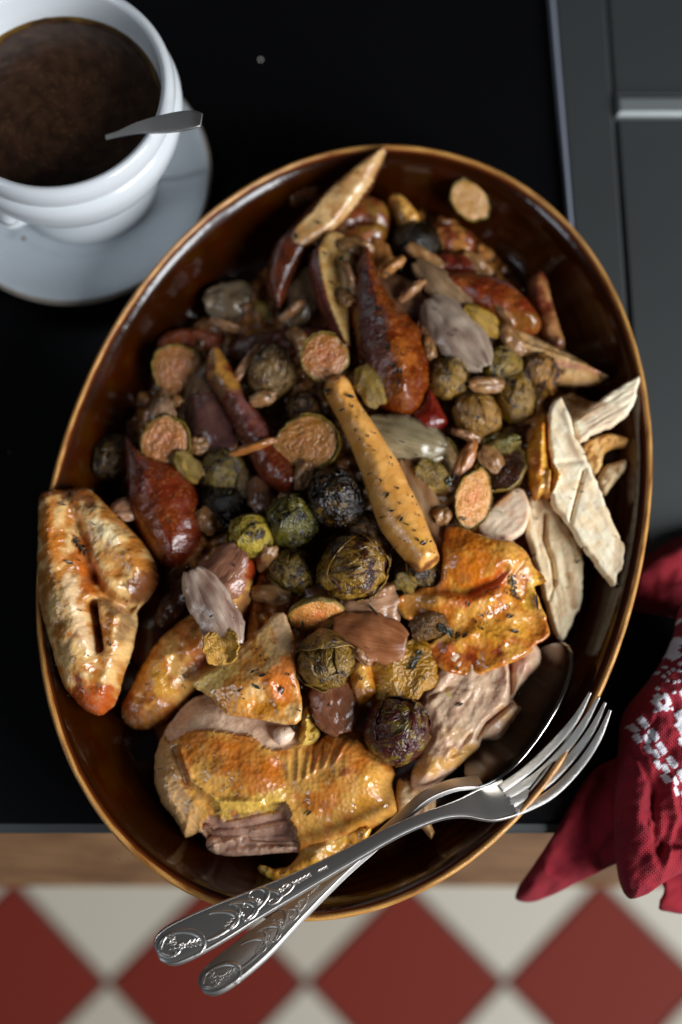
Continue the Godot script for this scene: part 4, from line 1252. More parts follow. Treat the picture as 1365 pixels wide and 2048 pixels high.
# ---------------------------------------------------------------- pears
func fruit() -> void:
	var lent := c(168, 104, 50)
	var red := c(97, 33, 13)
	var plum := c(78, 52, 32)
	var amber := c(214, 148, 72)
	var flesh := c(206, 164, 104)
	var gp := "roast pear wedges"
	var bed := piece("cooked_bed", "soft brown bed of cooked shallot, leaf and juices under the heaped pieces", "cooked vegetables", "", M.pear_flesh, [-10.21, -8.81, -9.19, -10.51, -6.8, -11.95, -4.14, -14.56, -1.71, -17.22, 2.13, -18.27, 5.96, -17.52, 8.91, -14.85, 11.49, -11.08, 12.69, -7.68, 10.72, -4.35, 9.82, -1.09, 5.63, 0.51, 3.79, 3.15, 1.97, 6.76, -0.82, 9.79, -3.11, 6.76, -6.46, 3.93, -9.05, 3.15, -11.52, -1.09, -11.67, -5.18], {"h": 1.0, "t": 1.5, "b": 0.1, "p": 2.6, "n": 0.45, "nf": 0.9, "g": 0.16, "col": [c(112, 66, 30), c(150, 98, 46)], "cf": 0.9, "mottle": 0.25, "body": "bed"})
	bed.set_meta("kind", "stuff")
	piece("pear_wedge", "long pear wedge with its point on the far platter rim, cream flesh and brown skin", "pear wedge", gp, M.pear_skin, [2.45, -20, 1.99, -18.67, 1.45, -17.62, 0.68, -16.64, 0.01, -15.77, -0.73, -15.03, -1.59, -14.43, -2.3, -13.49, -2.81, -12.36, -3.27, -11.13, -3.72, -11.74, -3.97, -12.64, -3.9, -13.77, -3.52, -14.83, -2.87, -15.54, -2.19, -16.26, -1.13, -17.42, 0.2, -18.58, 1.32, -19.46], {
		"body": "skin", "h": 3.8, "t": 0.75, "b": 1.4, "p": 0.6, "q": 0.6, "n": 0.05, "g": 0.09, "tilt": Vector2(0.06, -0.12), "col": [c(94, 41, 16), c(73, 33, 17)], "mottle": 0.08,
		"regions": [{"name": "flesh", "mat": M.pear_flesh, "lift": 0.08, "poly": [2.37, -19.79, 1.94, -18.67, 1.4, -17.68, 0.01, -15.83, -0.99, -15.03, -1.96, -14.46, -2.54, -14.8, -2.39, -15.43, -1.44, -16.35, -0.73, -17.36, 0.52, -18.47, 1.59, -19.32], "col": [c(206, 166, 112), c(182, 132, 78)]}]})
	piece("pear_wedge", "upright pear wedge with tan flesh and a thin red skin edge on its left", "pear wedge", gp, M.pear_skin, [-1.12, -14.59, -0.8, -15.1, -0.2, -15.22, 0.36, -14.85, 0.72, -13.97, 0.8, -12.84, 0.61, -11.16, 0.5, -9.77, 0.5, -8.35, 0.19, -8.24, -0.19, -8.95, -0.71, -10.05, -1.1, -10.88, -1.42, -12, -1.69, -13.12, -1.59, -13.97], {
		"body": "skin", "h": 4.1, "t": 0.6, "b": 1.8, "p": 0.32, "n": 0.04, "g": 0.075, "col": [c(105, 34, 23), c(92, 39, 27)], "mottle": 0.06,
		"ridges": [[[-1.11, -13.97, -0.85, -11.72, 0.19, -8.68], 0.25, 0.25], [[-0.07, -14.25, -0.01, -11.16], 0.35, -0.2]],
		"regions": [{"name": "flesh", "mat": M.pear_flesh, "poly": [-0.96, -14.65, -0.7, -15.33, 0.2, -15.22, 0.88, -14.11, 0.87, -12.28, 0.61, -10.05, 0.5, -8.68, 0.19, -8.95, -0.48, -10.6, -0.85, -11.86, -1.11, -13.12, -1.12, -14.11], "col": [c(188, 140, 76), c(206, 168, 108)]}]})
	piece("pear_wedge", "largest glossy red-brown pear wedge, skin up, narrow end pointing to the far rim", "pear wedge", gp, M.pear_skin, [1.44, -14.22, 1.72, -13.6, 1.9, -12.77, 2.28, -11.93, 2.79, -11.1, 3.55, -10.28, 4.18, -9.46, 4.45, -8.37, 4.61, -7.56, 4.6, -6.81, 4.29, -6.01, 4.02, -5.37, 3.46, -4.9, 2.71, -4.98, 2.06, -5.37, 1.56, -6.06, 1.15, -7.03, 0.85, -8.1, 0.65, -9.46, 0.53, -10.83, 0.53, -12.21, 0.79, -13.32, 1.16, -14.02], {
		"body": "skin", "h": 4.6, "t": 1.35, "b": 2.0, "p": 1.6, "q": 0.7, "specks": [lent, 0.4, 0.28, 6.0], "n": 0.08, "nf": 0.7, "g": 0.09, "jag": 0.03, "col": [c(99, 36, 11), c(110, 49, 13)], "cf": 1.2, "mottle": 0.12,
		"ridges": [[[1.36, -13.88, 1.74, -11.38, 2.74, -8.1, 3.22, -5.96], 0.5, 0.3]],
		"spots": [[[1.1, -13.32, 1.22, -10.83, 1.59, -8.64, 1.46, -7.03], 0.6, c(81, 38, 37), 0.95], [[1.62, -13.6, 2.25, -11.38, 3.01, -10.28], 0.3, c(83, 39, 10), 0.8], [[2.99, -8.37, 2.72, -6.76, 3.49, -7.56], 0.5, c(176, 96, 32), 0.55], [[1.99, -10.28, 2.24, -9.19], 0.3, c(88, 58, 52), 0.8]]})
	piece("pear_scrap", "small bright red scrap of pear skin at the foot of the largest wedge", "pear wedge", gp, M.pear_skin, [4.48, -6.54, 4.88, -5.95, 5.27, -5.15, 5.47, -4.61, 5.06, -4.27, 4.39, -4.06, 3.84, -4.22, 3.44, -4.56, 3.59, -5.04, 4.14, -5.63], {"h": 4.3, "t": 0.7, "b": 1.4, "p": 0.7, "n": 0.07, "g": 0.08, "jag": 0.04, "col": [c(113, 31, 16), c(102, 27, 14)]})
	piece("pear_wedge", "shiny orange-red pear wedge lying on the far right of the heap", "pear wedge", gp, M.pear_skin, [4.28, -12.78, 5.18, -13.09, 6.49, -13.12, 7.8, -12.95, 8.83, -12.53, 9.72, -11.69, 10.4, -10.68, 10.5, -10.07, 10.05, -9.66, 9.02, -9.8, 7.99, -10.07, 7.16, -10.49, 6.4, -11.19, 5.5, -11.74, 4.59, -12.31], {"body": "skin", "h": 3.7, "t": 1.3, "b": 1.4, "p": 1.3, "q": 0.62, "specks": [lent, 0.4, 0.3, 6.0], "n": 0.06, "g": 0.09, "col": [c(116, 42, 16), c(126, 62, 22)], "cf": 0.7, "mottle": 0.07, "spots": [[[4.91, -12.64, 6.22, -12.78], 0.5, c(96, 39, 26), 0.8], [[8.25, -10.13, 10.06, -10.13], 0.5, c(120, 76, 23), 0.8]]})
	piece("pear_wedge", "deep red pear wedge on the left above the chicken wing, wide glossy end down", "pear wedge", gp, M.pear_skin, [-11.15, -4.27, -10.72, -3.68, -9.73, -3.15, -8.65, -2.76, -7.87, -2.1, -7.29, -0.92, -7.06, 0.26, -7.15, 1.44, -7.66, 2.21, -8.39, 2.75, -9.05, 2.54, -9.72, 1.83, -10.38, 0.77, -10.8, -0.26, -10.97, -1.57, -11.1, -2.89], {"body": "skin", "h": 3.4, "t": 1.4, "b": 1.6, "p": 1.7, "q": 0.66, "specks": [lent, 0.4, 0.3, 7.0], "n": 0.06, "g": 0.09, "col": [c(99, 33, 13), c(108, 42, 16)], "mottle": 0.09, "spots": [[[-10.9, -3.68, -10.34, -2.36], 0.7, c(92, 45, 36), 0.85], [[-10.78, -0.52, -9.06, 2.31], 0.1, c(170, 110, 50), 0.8], [[-9.65, -0.52, -8.86, 0.51], 0.6, c(116, 51, 17), 0.6]], "ridges": [[[-10.91, -3.95, -9.68, -1.57], 0.5, 0.15]]})
	piece("pear_wedge", "pear wedge with a yellow-brown tip and mauve red skin, left of the amber slice", "pear wedge", gp, M.pear_skin, [-6.52, -8.95, -6.09, -8.4, -5.43, -7.31, -4.9, -6.23, -4.12, -5.16, -3.21, -4.09, -2.32, -3.03, -1.9, -1.98, -2.05, -1.15, -2.7, -0.84, -3.51, -1.3, -4.15, -1.85, -4.67, -2.9, -5.19, -3.83, -5.72, -4.89, -6.25, -5.96, -6.78, -6.77, -7.05, -7.45, -6.94, -8.4], {"body": "skin", "h": 4.0, "t": 1.0, "b": 1.8, "p": 1.1, "q": 0.7, "specks": [lent, 0.3, 0.3, 7.0], "n": 0.06, "g": 0.09, "col": [c(94, 39, 23), c(100, 36, 14)], "mottle": 0.08, "spots": [[[-6.5, -8.4, -6.22, -7.31, -5.57, -6.77], 0.6, c(160, 112, 48), 0.9], [[-5.17, -5.69, -4.13, -4.09], 0.6, c(112, 70, 66), 0.8], [[-6.2, -5.96, -6.47, -6.77], 0.3, c(116, 83, 55), 0.8]]})
	piece("pear_wedge", "mauve pear wedge lying crosswise behind the veined sprout", "pear wedge", gp, M.pear_skin, [-5.97, -9.07, -5.32, -9.74, -4.01, -10.13, -2.17, -10.33, -0.8, -10.41, -0.22, -9.69, -0.8, -9.07, -2.16, -9.02, -3.21, -8.74, -4.25, -8.18, -5.29, -8.07, -5.77, -8.46], {"h": 2.8, "t": 0.9, "b": 1.4, "p": 0.9, "n": 0.06, "g": 0.1, "col": [c(80, 33, 17), c(89, 42, 33)], "spots": [[[-5.57, -8.85, -4.27, -9.41], 0.6, c(97, 63, 49), 0.8]]})
	piece("pear_wedge", "slim tan pear wedge pointing right, its edges pinkish", "pear wedge", gp, M.pear_flesh, [8.01, -9.51, 8.29, -10.01, 8.86, -10.15, 9.84, -9.73, 11.12, -9.07, 12.4, -8.38, 13.4, -7.69, 14.01, -7.36, 13.38, -7.04, 12.08, -6.98, 10.8, -7.2, 9.52, -7.75, 8.5, -8.3], {"body": "flesh", "h": 3.5, "t": 0.7, "b": 1.2, "p": 0.6, "n": 0.06, "g": 0.085, "col": [c(186, 142, 88), c(206, 166, 116)], "ridges": [[[9.3, -8.9, 11.35, -8.21, 13.39, -7.39], 0.14, 0.3], [[9.28, -8.21, 11.33, -7.53], 0.2, -0.25]], "spots": [[[9.84, -9.59, 12.9, -8.02], 0.14, c(89, 60, 39), 0.8], [[10.31, -8.13, 13.39, -7.39], 0.12, c(186, 120, 100), 0.8], [[13.52, -7.31, 13.96, -7.34], 0.2, c(72, 46, 19), 0.9]]})
	piece("pear_wedge", "thin pear wedge standing behind the orange-red wedge near the right wall", "pear wedge", gp, M.pear_flesh, [9.99, -12.88, 10.61, -13.65, 11.04, -13.22, 11.27, -12.02, 11.61, -10.61, 11.88, -9.43, 11.4, -9.12, 10.82, -9.71, 10.34, -11.17], {"body": "flesh", "h": 2.7, "t": 0.7, "b": 1.0, "p": 0.5, "n": 0.06, "g": 0.09, "col": [c(112, 53, 29), c(166, 116, 70)], "spots": [[[11.12, -9.48, 11.64, -9.34], 0.3, c(76, 36, 26), 0.8]]})
	piece("pear_chunk", "rounded chunk of browned pear behind the upright wedge", "pear wedge", gp, M.pear_flesh, [-0.49, -15.42, -0.44, -16.64, 0.15, -17.28, 1.27, -17.69, 2.34, -17.28, 2.6, -16.35, 2.38, -15.19, 1.53, -14.33, 0.46, -14.62], {"body": "flesh", "h": 3.3, "t": 0.9, "b": 1.4, "p": 0.9, "n": 0.08, "g": 0.1, "col": [c(128, 91, 35), c(116, 57, 23)], "ridges": [[[-0.07, -15.48, 1.27, -16.06, 2.47, -15.77], 0.25, -0.3]], "spots": [[[0.2, -15.77, 1.53, -16.06], 0.3, c(76, 33, 17), 0.8], [[1.53, -14.9], 0.4, c(170, 112, 80), 0.7]]})
	piece("pear_chunk", "small pinkish bit of pear at the far left of the dish", "pear wedge", gp, M.pear_flesh, [-3, -18.64, -2.57, -19.15, -1.83, -19.12, -1.23, -18.79, -1.15, -18.17, -1.96, -17.76, -2.71, -17.52], {"body": "flesh", "h": 2.8, "t": 0.6, "b": 1.0, "p": 0.5, "n": 0.1, "g": 0.09, "col": [c(124, 56, 43), c(108, 72, 34)], "spots": [[[-2.64, -18.76, -2.24, -18.94], 0.2, c(190, 120, 104), 0.8]]})
	piece("pear_chunk", "small yellow-edged chunk of pear between browned chunk and far halved sprout", "pear wedge", gp, M.pear_flesh, [2.57, -17.67, 3.16, -17.91, 3.85, -17.21, 4.22, -16.45, 3.73, -15.81, 3.2, -15.92, 2.83, -16.74], {"body": "flesh", "h": 3.2, "t": 0.6, "b": 1.2, "p": 0.5, "n": 0.08, "g": 0.08, "col": [c(200, 156, 84), c(206, 146, 66)], "spots": [[[2.89, -17.32, 3.14, -16.16], 0.3, c(108, 67, 19), 0.8]]})
	piece("pear_chunk", "brown baked pear chunk in front of the far halved sprout", "pear wedge", gp, M.pear_flesh, [4.06, -15.97, 5.01, -16.44, 6.41, -16.33, 7.25, -15.57, 6.91, -14.69, 5.57, -14.75, 4.5, -15.22], {"body": "flesh", "h": 2.6, "t": 0.6, "b": 1.0, "p": 0.5, "n": 0.1, "g": 0.09, "col": [c(112, 51, 27), c(176, 116, 56)]})
	piece("pear_scrap", "thin wet red pear scrap behind the orange-red wedge", "pear wedge", gp, M.pear_skin, [3.86, -13.79, 5.12, -14.42, 6.32, -14.48, 7, -14.02, 7.04, -13.45, 6.03, -13.13, 4.87, -13.28], {"h": 3.1, "t": 0.6, "b": 1.0, "p": 0.5, "n": 0.1, "g": 0.085, "col": [c(112, 41, 27), c(89, 33, 19)]})
	piece("pear_chunk", "brown pear chunk behind the halved sprout furthest left", "pear wedge", gp, M.pear_flesh, [-9.91, -9.51, -9.4, -10.36, -8.08, -10.64, -6.47, -10.36, -6.05, -9.51, -6.7, -8.8, -7.77, -9.22, -9.1, -8.94], {"body": "flesh", "h": 2.0, "t": 0.8, "b": 1.0, "p": 0.8, "n": 0.1, "g": 0.1, "col": [c(150, 75, 41), c(130, 60, 32)]})
	piece("pear_slice", "long amber pear slice on top of the heap, flecked with dark herbs", "pear wedge", gp, M.pear_flesh, [-0.86, -6, -0.66, -6.53, -0.06, -6.79, 0.39, -6.53, 0.84, -5.47, 1.58, -4.32, 2.22, -3.28, 2.88, -2.17, 3.38, -1.02, 3.93, 0.12, 4.4, 1.38, 4.75, 2.3, 4.82, 2.8, 4.49, 3.17, 3.81, 3.39, 3.19, 2.9, 2.57, 2.15, 1.94, 1.25, 1.58, 0.25, 1.17, -1.02, 0.75, -2.3, 0.33, -3.33, -0.16, -4.43, -0.61, -5.29], {
		"body": "flesh", "h": 5.5, "t": 0.95, "b": 0.9, "p": 0.85, "pb": 0.9, "q": 0.62, "n": 0.04, "nf": 0.7, "g": 0.08, "jag": 0.025, "tilt": Vector2(0.0, 0.0), "col": [c(228, 166, 88), c(216, 150, 70)], "cf": 0.7, "mottle": 0.05,
		"ridges": [[[-0.56, -6.21, 0.93, -3.85, 2.88, 0.25, 4.06, 2.75], 0.5, 0.12]],
		"spots": [[[-1.06, -6.47, 0.19, -6.61], 0.4, c(186, 116, 56), 0.8], [[3.21, 2.95, 3.93, 3.44, 4.74, 2.75], 0.13, c(96, 36, 16), 0.85], [[4.84, 2.5, 4.1, 0.25, 2.9, -2.43], 0.09, c(112, 54, 25), 0.7], [[3.35, 1.5, 4.07, 2.25], 0.5, c(216, 156, 68), 0.7]]})


# ---------------------------------------------------------------- sprouts
func sprouts() -> void:
	var gw := "whole roast sprouts"
	var gh := "halved roast sprouts"
	var olive := {"col": c(104, 88, 34), "pale": c(156, 140, 66)}
	# far and low ones first
	sprout("brussels_sprout", "nearly black charred sprout at the far side, beside the brown pear chunk", gw, Vector3(3.93, 2.9, -15.12), 1.35, Vector3(0.4, 0.8, 0.2), {"seed": 1.7, "col": c(40, 34, 22), "pale": c(62, 56, 36), "burn": c(22, 16, 12), "char": 0.28})
	sprout("brussels_sprout", "brown-green sprout at the left wall of the platter above the wing", gw, Vector3(-11.95, 2.2, -3.48), 1.15, Vector3(-0.3, 0.6, 0.8), {"seed": 2.3, "long": 1.35, "char": 0.22, "col": c(92, 70, 30)})
	sprout("brussels_sprout", "green sprout right of the deep red pear", gw, Vector3(-6.22, 3, -2.35), 1.3, Vector3(0.2, 0.9, -0.3), {"seed": 3.1, "char": 0.17, "col": c(104, 92, 40)})
	sprout("brussels_sprout", "very dark sprout in the gap behind the yellow-green one", gw, Vector3(-5.95, 2.7, -0.56), 1.4, Vector3(0.1, 0.9, 0.3), {"seed": 3.9, "char": 0.7, "col": c(48, 34, 20), "burn": c(20, 12, 10)})  # coloured far darker all over than most other sprouts
	sprout("brussels_sprout", "roast sprout half hidden under the lower end of the amber slice", gw, Vector3(3.85, 3.4, 3), 1.35, Vector3(0.3, 0.8, 0.5), {"seed": 4.4, "char": 0.25, "col": c(104, 82, 34), "pale": c(150, 128, 60)})
	sprout("brussels_sprout", "olive sprout below the shiny green one", gw, Vector3(-2.45, 3.7, 2.99), 1.25, Vector3(0.1, 0.9, 0.4), {"seed": 5.2, "char": 0.22, "col": c(104, 86, 34)})
	sprout("brussels_sprout", "brown translucent sprout wedged behind the two charred ones", gw, Vector3(1.4, 3.9, 0.96), 1.0, Vector3(0.5, 0.8, 0.1), {"seed": 5.8, "char": 0.17, "col": c(112, 84, 44), "pale": c(150, 112, 76)})
	sprout("brussels_sprout", "small pale-edged sprout under the upper end of the amber slice", gw, Vector3(-1.82, 3.9, -5.51), 0.95, Vector3(-0.5, 0.8, 0.2), {"seed": 6.4, "char": 0.19, "col": c(96, 66, 36), "pale": c(160, 130, 80)})
	sprout("brussels_sprout", "roasted brown sprout with a charred stalk below the slim tan wedge", gw, Vector3(10.39, 3.5, -7.56), 1.15, Vector3(-0.2, 0.6, -0.7), {"seed": 7.1, "char": 0.22, "col": c(150, 108, 46), "pale": c(196, 164, 90), "burn": c(50, 24, 16)})
	sprout("brussels_sprout", "long wet sprout with a loose leaf, left of the skin strip", gw, Vector3(9.08, 3.6, -6.1), 1.1, Vector3(-0.1, 0.6, -0.8), {"seed": 7.7, "char": 0.02, "col": c(124, 96, 32), "pale": c(170, 144, 56), "long": 1.3, "curl": 2.0})
	sprout("brussels_sprout", "round amber-green sprout with a wet wrinkled front, right of the red scrap", gw, Vector3(7.04, 3.8, -5.16), 1.28, Vector3(-0.3, 0.7, -0.5), {"seed": 8.5, "char": 0.02, "col": c(140, 104, 40), "pale": c(168, 136, 64)})
	sprout("brussels_sprout", "yellow-olive sprout between the largest pear and the round amber one", gw, Vector3(5.61, 4.3, -7), 1.15, Vector3(-0.2, 0.8, -0.4), {"seed": 9.2, "char": 0.02, "col": c(132, 104, 36), "pale": c(176, 146, 66)})
	sprout("brussels_sprout", "lime-rimmed sprout lying on its side above the long wet one", gw, Vector3(8.26, 3.9, -7.74), 1.1, Vector3(0.7, 0.5, -0.4), {"seed": 9.9, "char": 0.02, "col": c(140, 116, 36), "pale": c(184, 170, 70)})
	sprout("brussels_sprout", "pale veined sprout standing left of the amber slice's top", gw, Vector3(-3.57, 3.9, -7.42), 1.3, Vector3(0.1, 0.6, -0.8), {"seed": 10.6, "char": 0.12, "col": c(120, 98, 58), "pale": c(176, 152, 128), "burn": c(72, 48, 22), "long": 1.25})
	sprout("brussels_sprout", "blackest sprout in the middle, crumpled and shiny beside the amber slice", gw, Vector3(-0.26, 4.7, -0.45), 1.5, Vector3(-0.3, 0.8, -0.5), {"seed": 11.3, "char": 0.62, "col": c(88, 66, 20), "pale": c(140, 112, 40), "burn": c(26, 14, 10), "crease": 1.8})
	sprout("brussels_sprout", "shiny bottle-green sprout left of the blackest one", gw, Vector3(-2.48, 4.4, 0.57), 1.32, Vector3(-0.4, 0.8, -0.5), {"seed": 12.0, "char": 0.11, "col": c(84, 84, 26), "pale": c(140, 134, 50), "burn": c(30, 24, 12), "leaves": 7, "crease": 0.6})
	sprout("brussels_sprout", "big sprout charred on the left and gold-green on the right, lower middle", gw, Vector3(0.58, 4.6, 3.07), 1.72, Vector3(0.5, 0.7, -0.3), {"seed": 12.8, "char": 0.23, "col": c(126, 96, 34), "pale": c(186, 160, 80), "burn": c(52, 22, 14), "crease": 1.5})
	sprout("brussels_sprout", "bright yellow-green sprout with a burnt foot, beside the drumstick knuckle", gw, Vector3(-4.5, 4.4, 1.29), 1.15, Vector3(-0.6, 0.7, -0.3), {"seed": 13.4, "char": 0.07, "col": c(160, 148, 44), "pale": c(196, 184, 78), "leaves": 6, "crease": 0.5})
	sprout("brussels_sprout", "smooth olive sprout in front of the halved one, above the thigh", gw, Vector3(-0.79, 5, 7.72), 1.5, Vector3(0.0, 0.8, 0.6), {"seed": 14.2, "char": 0.12, "col": c(112, 90, 36), "pale": c(172, 146, 84), "crease": 0.7})
	sprout("brussels_sprout", "purple-black charred sprout with a green rim, nearest the crossed cutlery", gw, Vector3(2.76, 4.7, 11.07), 1.6, Vector3(0.3, 0.7, -0.5), {"seed": 15.1, "char": 0.47, "col": c(104, 92, 34), "pale": c(160, 140, 62), "burn": c(66, 20, 16), "crease": 1.4})

	var front := Vector3(0, 0.9, 0.3)
	half_sprout("halved_sprout", "halved sprout alone at the far right of the dish, tan cut face up", gh, Vector3(7, 3.5, -17.41), 1.3, 0.95, Vector3(0.1, 0.9, 0.35), Vector3(0.7, 0, 0.7), {"seed": 1.3, "face": c(176, 125, 57), "heart": c(166, 117, 54), "char": 0.06})
	half_sprout("halved_sprout", "halved sprout furthest left of the upper heap, brownish cut face up", gh, Vector3(-8.52, 3.4, -7.76), 1.5, 1.35, front, Vector3(0.5, 0, 0.6), {"seed": 2.1, "face": c(160, 101, 48), "heart": c(164, 98, 52), "char": 0.19})
	half_sprout("halved_sprout", "pink-faced halved sprout resting on the deep red pear", gh, Vector3(-8.97, 4.3, -3.61), 1.4, 1.3, Vector3(0.0, 0.9, 0.3), Vector3(0.1, 0, -0.9), {"seed": 3.3, "face": c(164, 103, 49), "heart": c(172, 101, 54), "char": 0.14})
	half_sprout("halved_sprout", "rosy halved sprout partly covered by the top of the amber slice", gh, Vector3(-0.82, 6.1, -7.49), 1.3, 1.25, Vector3(0.1, 0.9, 0.2), Vector3(0.3, 0, 0.8), {"seed": 4.7, "face": c(158, 98, 43), "heart": c(162, 90, 41), "char": 0.11})
	half_sprout("halved_sprout", "large halved sprout left of the amber slice, leaf layers showing on its cut", gh, Vector3(-1.75, 5.2, -3.34), 1.72, 1.38, Vector3(-0.1, 0.9, 0.25), Vector3(-0.95, 0, 0.15), {"seed": 5.5, "face": c(160, 103, 40), "heart": c(150, 90, 35), "char": 0.04, "pale": c(186, 160, 72)})
	half_sprout("halved_sprout", "brown-faced halved sprout with a lime rim under the veined shallot layer", gh, Vector3(6.97, 4.1, -8.88), 1.45, 1.35, Vector3(0.1, 0.9, 0.3), Vector3(0.4, 0, 0.8), {"seed": 6.2, "face": c(132, 78, 32), "heart": c(120, 64, 27), "char": 0.08, "pale": c(176, 166, 62)})
	half_sprout("halved_sprout", "halved sprout tilted away under the burnt shallot, shiny wet cut edge", gh, Vector3(4.83, 4.2, -2.52), 1.45, 1.25, Vector3(0.45, 0.8, 0.2), Vector3(-0.6, 0, 0.7), {"seed": 7.4, "face": c(160, 117, 44), "heart": c(150, 103, 40), "char": 0.11})
	half_sprout("halved_sprout", "halved sprout with a dark brown cut face and yellow-green rim, left of the top slice", gh, Vector3(8.18, 4, -2.34), 1.45, 1.2, Vector3(-0.25, 0.9, -0.1), Vector3(0.8, 0, -0.6), {"seed": 8.1, "face": c(70, 35, 14), "heart": c(60, 29, 12), "char": 0.17, "rind": c(140, 112, 40), "pale": c(176, 150, 62)})
	half_sprout("halved_sprout", "salmon-pink oval halved sprout leaning on the amber slice's right, herb leaf on it", gh, Vector3(6.67, 4.7, -0.55), 1.6, 1.0, Vector3(0.25, 0.92, 0.15), Vector3(0.25, 0, -0.95), {"seed": 9.0, "face": c(214, 147, 72), "heart": c(222, 139, 73), "char": 0.02, "pale": c(170, 144, 60)})
	half_sprout("halved_sprout", "halved sprout standing on edge, orange-pink cut facing the thigh flap", gh, Vector3(-1.19, 4.7, 5.45), 1.45, 1.05, Vector3(0.08, 0.55, 0.83), Vector3(1.0, 0.1, -0.25), {"seed": 10.3, "face": c(206, 137, 68), "heart": c(212, 121, 62), "char": 0.03, "rind": c(150, 128, 58), "pale": c(170, 150, 74)})


# ---------------------------------------------------------------- shallots and loose leaves
func shallots() -> void:
	var gs := "layers of roast shallot"
	var grey := c(174, 138, 115)
	var pearl := c(203, 168, 137)
	var brown := c(133, 78, 53)
	petal("shallot_layer", "grey-green shallot layer lying alone at the upper left of the heap", "shallot", gs, Vector3(-7.32, 2.4, -11.86), Vector3(-4.52, 2.2, -12.52), 2.17, {"c0": c(124, 106, 80), "c1": c(156, 136, 109), "wob": 0.35})
	petal("shallot_layer", "pale shallot layer left of the upright pear wedge", "shallot", gs, Vector3(-1.13, 3.4, -13.59), Vector3(-2.86, 2.8, -10.56), 1.94, {"c0": c(114, 89, 64), "c1": c(145, 120, 89)})
	petal("shallot_layer", "tan shallot layer tucked right of the largest pear's narrow tip", "shallot", gs, Vector3(1.74, 4, -14.96), Vector3(2.36, 4, -12.62), 1.37, {"c0": c(174, 115, 59), "c1": c(197, 138, 79)})
	petal("shallot_strip", "short curled tan shallot strip beside the blackened far sprout", "shallot", gs, Vector3(2.16, 4.6, -12.7), Vector3(3.29, 4.8, -13.57), 0.48, {"c0": c(187, 126, 64), "c1": c(208, 149, 86), "nu": 14})
	petal("shallot_layer", "dusky shallot layer behind the largest pear wedge", "shallot", gs, Vector3(1.57, 4, -12.62), Vector3(4.82, 4, -10.87), 1.82, {"c0": c(135, 96, 70), "c1": c(156, 118, 89)})
	petal("shallot_layer", "pale shallot layer lying against the orange-red pear", "shallot", gs, Vector3(3.94, 4.4, -13.47), Vector3(6.82, 4.6, -10.41), 1.60, {"c0": c(156, 126, 94), "c1": c(183, 152, 117)})
	petal("shallot_layer", "broad veined pink-grey shallot layer over the brown-faced half sprout", "shallot", gs, Vector3(4.56, 4.8, -11.16), Vector3(7.41, 5, -7.4), 2.62, {"c0": c(152, 126, 112), "c1": c(214, 196, 176), "arch": 0.5})
	petal("shallot_layer", "narrow shallot layer down the right side of the largest pear", "shallot", gs, Vector3(4.25, 4.6, -10.13), Vector3(4.63, 4.4, -6.91), 1.03, {"c0": c(151, 101, 75), "c1": c(183, 139, 100)})
	petal("shallot_layer", "glassy grey-green shallot layer with a burnt lower edge, right of the amber slice", "shallot", gs, Vector3(1.15, 5, -4.29), Vector3(5.27, 4.6, -3.15), 2.39, {"c0": c(143, 132, 101), "c1": c(178, 164, 130), "arch": 0.7, "rim": 1.0, "edge": c(44, 20, 16), "burnt_left": false, "bow": 0.4})
	petal("shallot_layer", "long grey shallot layer tucked under the amber slice's lower right edge", "shallot", gs, Vector3(3.12, 4.8, -2.51), Vector3(5.05, 4.3, 1.65), 1.48, {"c0": c(166, 122, 83), "c1": c(176, 147, 114)})
	petal("shallot_strip", "thin upright tan shallot strip above the salmon-pink half", "shallot", gs, Vector3(5.7, 4.4, -1.26), Vector3(6.71, 5, -3.4), 0.71, {"c0": c(183, 112, 52), "c1": c(203, 139, 89), "nu": 16})
	petal("shallot_strip", "very thin tan shallot sliver left of the large halved sprout", "shallot", gs, Vector3(-5.58, 4.8, -2.82), Vector3(-3.3, 5, -3.55), 0.36, {"c0": c(170, 112, 62), "c1": c(193, 121, 52), "nu": 16})
	petal("shallot_half", "mauve shallot half with a pale shiny rim, beside the mauve pear", "shallot", gs, Vector3(-7.34, 3.7, -6.44), Vector3(-5.85, 3.7, -3.23), 2.62, {"c0": c(108, 72, 69), "c1": c(126, 87, 79), "rim": 0.9, "edge": c(214, 153, 109), "burnt_left": false, "arch": 0.8})
	petal("shallot_layer", "grey shallot layer above the mauve shallot half", "shallot", gs, Vector3(-6.34, 3.6, -8.3), Vector3(-8.13, 3.2, -5.13), 1.60, {"c0": c(99, 74, 53), "c1": c(137, 115, 91)})
	petal("shallot_root", "stubby pale shallot root end above the pink-faced half sprout", "shallot", gs, Vector3(-9.29, 4.2, -6), Vector3(-9.16, 4.4, -4.48), 1.31, {"c0": c(145, 108, 84), "c1": c(174, 147, 119), "blunt": 0.2, "nu": 14, "arch": 0.7})
	petal("shallot_layer", "white shallot corner showing between wing and deep red pear", "shallot", gs, Vector3(-11.26, 3.9, 0.26), Vector3(-10.64, 3.2, -0.83), 1.37, {"c0": c(203, 149, 114), "c1": c(214, 166, 131), "nu": 16})
	petal("shallot_layer", "brown shallot layer in the gap between wing and drumstick", "shallot", gs, Vector3(-9.15, 3.2, 5.65), Vector3(-7.88, 3.4, 3.77), 1.14, {"c0": c(70, 42, 28), "c1": c(99, 57, 34)})
	petal("shallot_layer", "mauve-grey shallot layer standing across the drumstick's neck", "shallot", gs, Vector3(-7.17, 4.7, 4.65), Vector3(-5.01, 5.2, 2.13), 1.94, {"c0": c(156, 104, 83), "c1": c(183, 132, 104), "up": Vector3(-0.4, 0.8, 0.2), "blunt": 0.25})
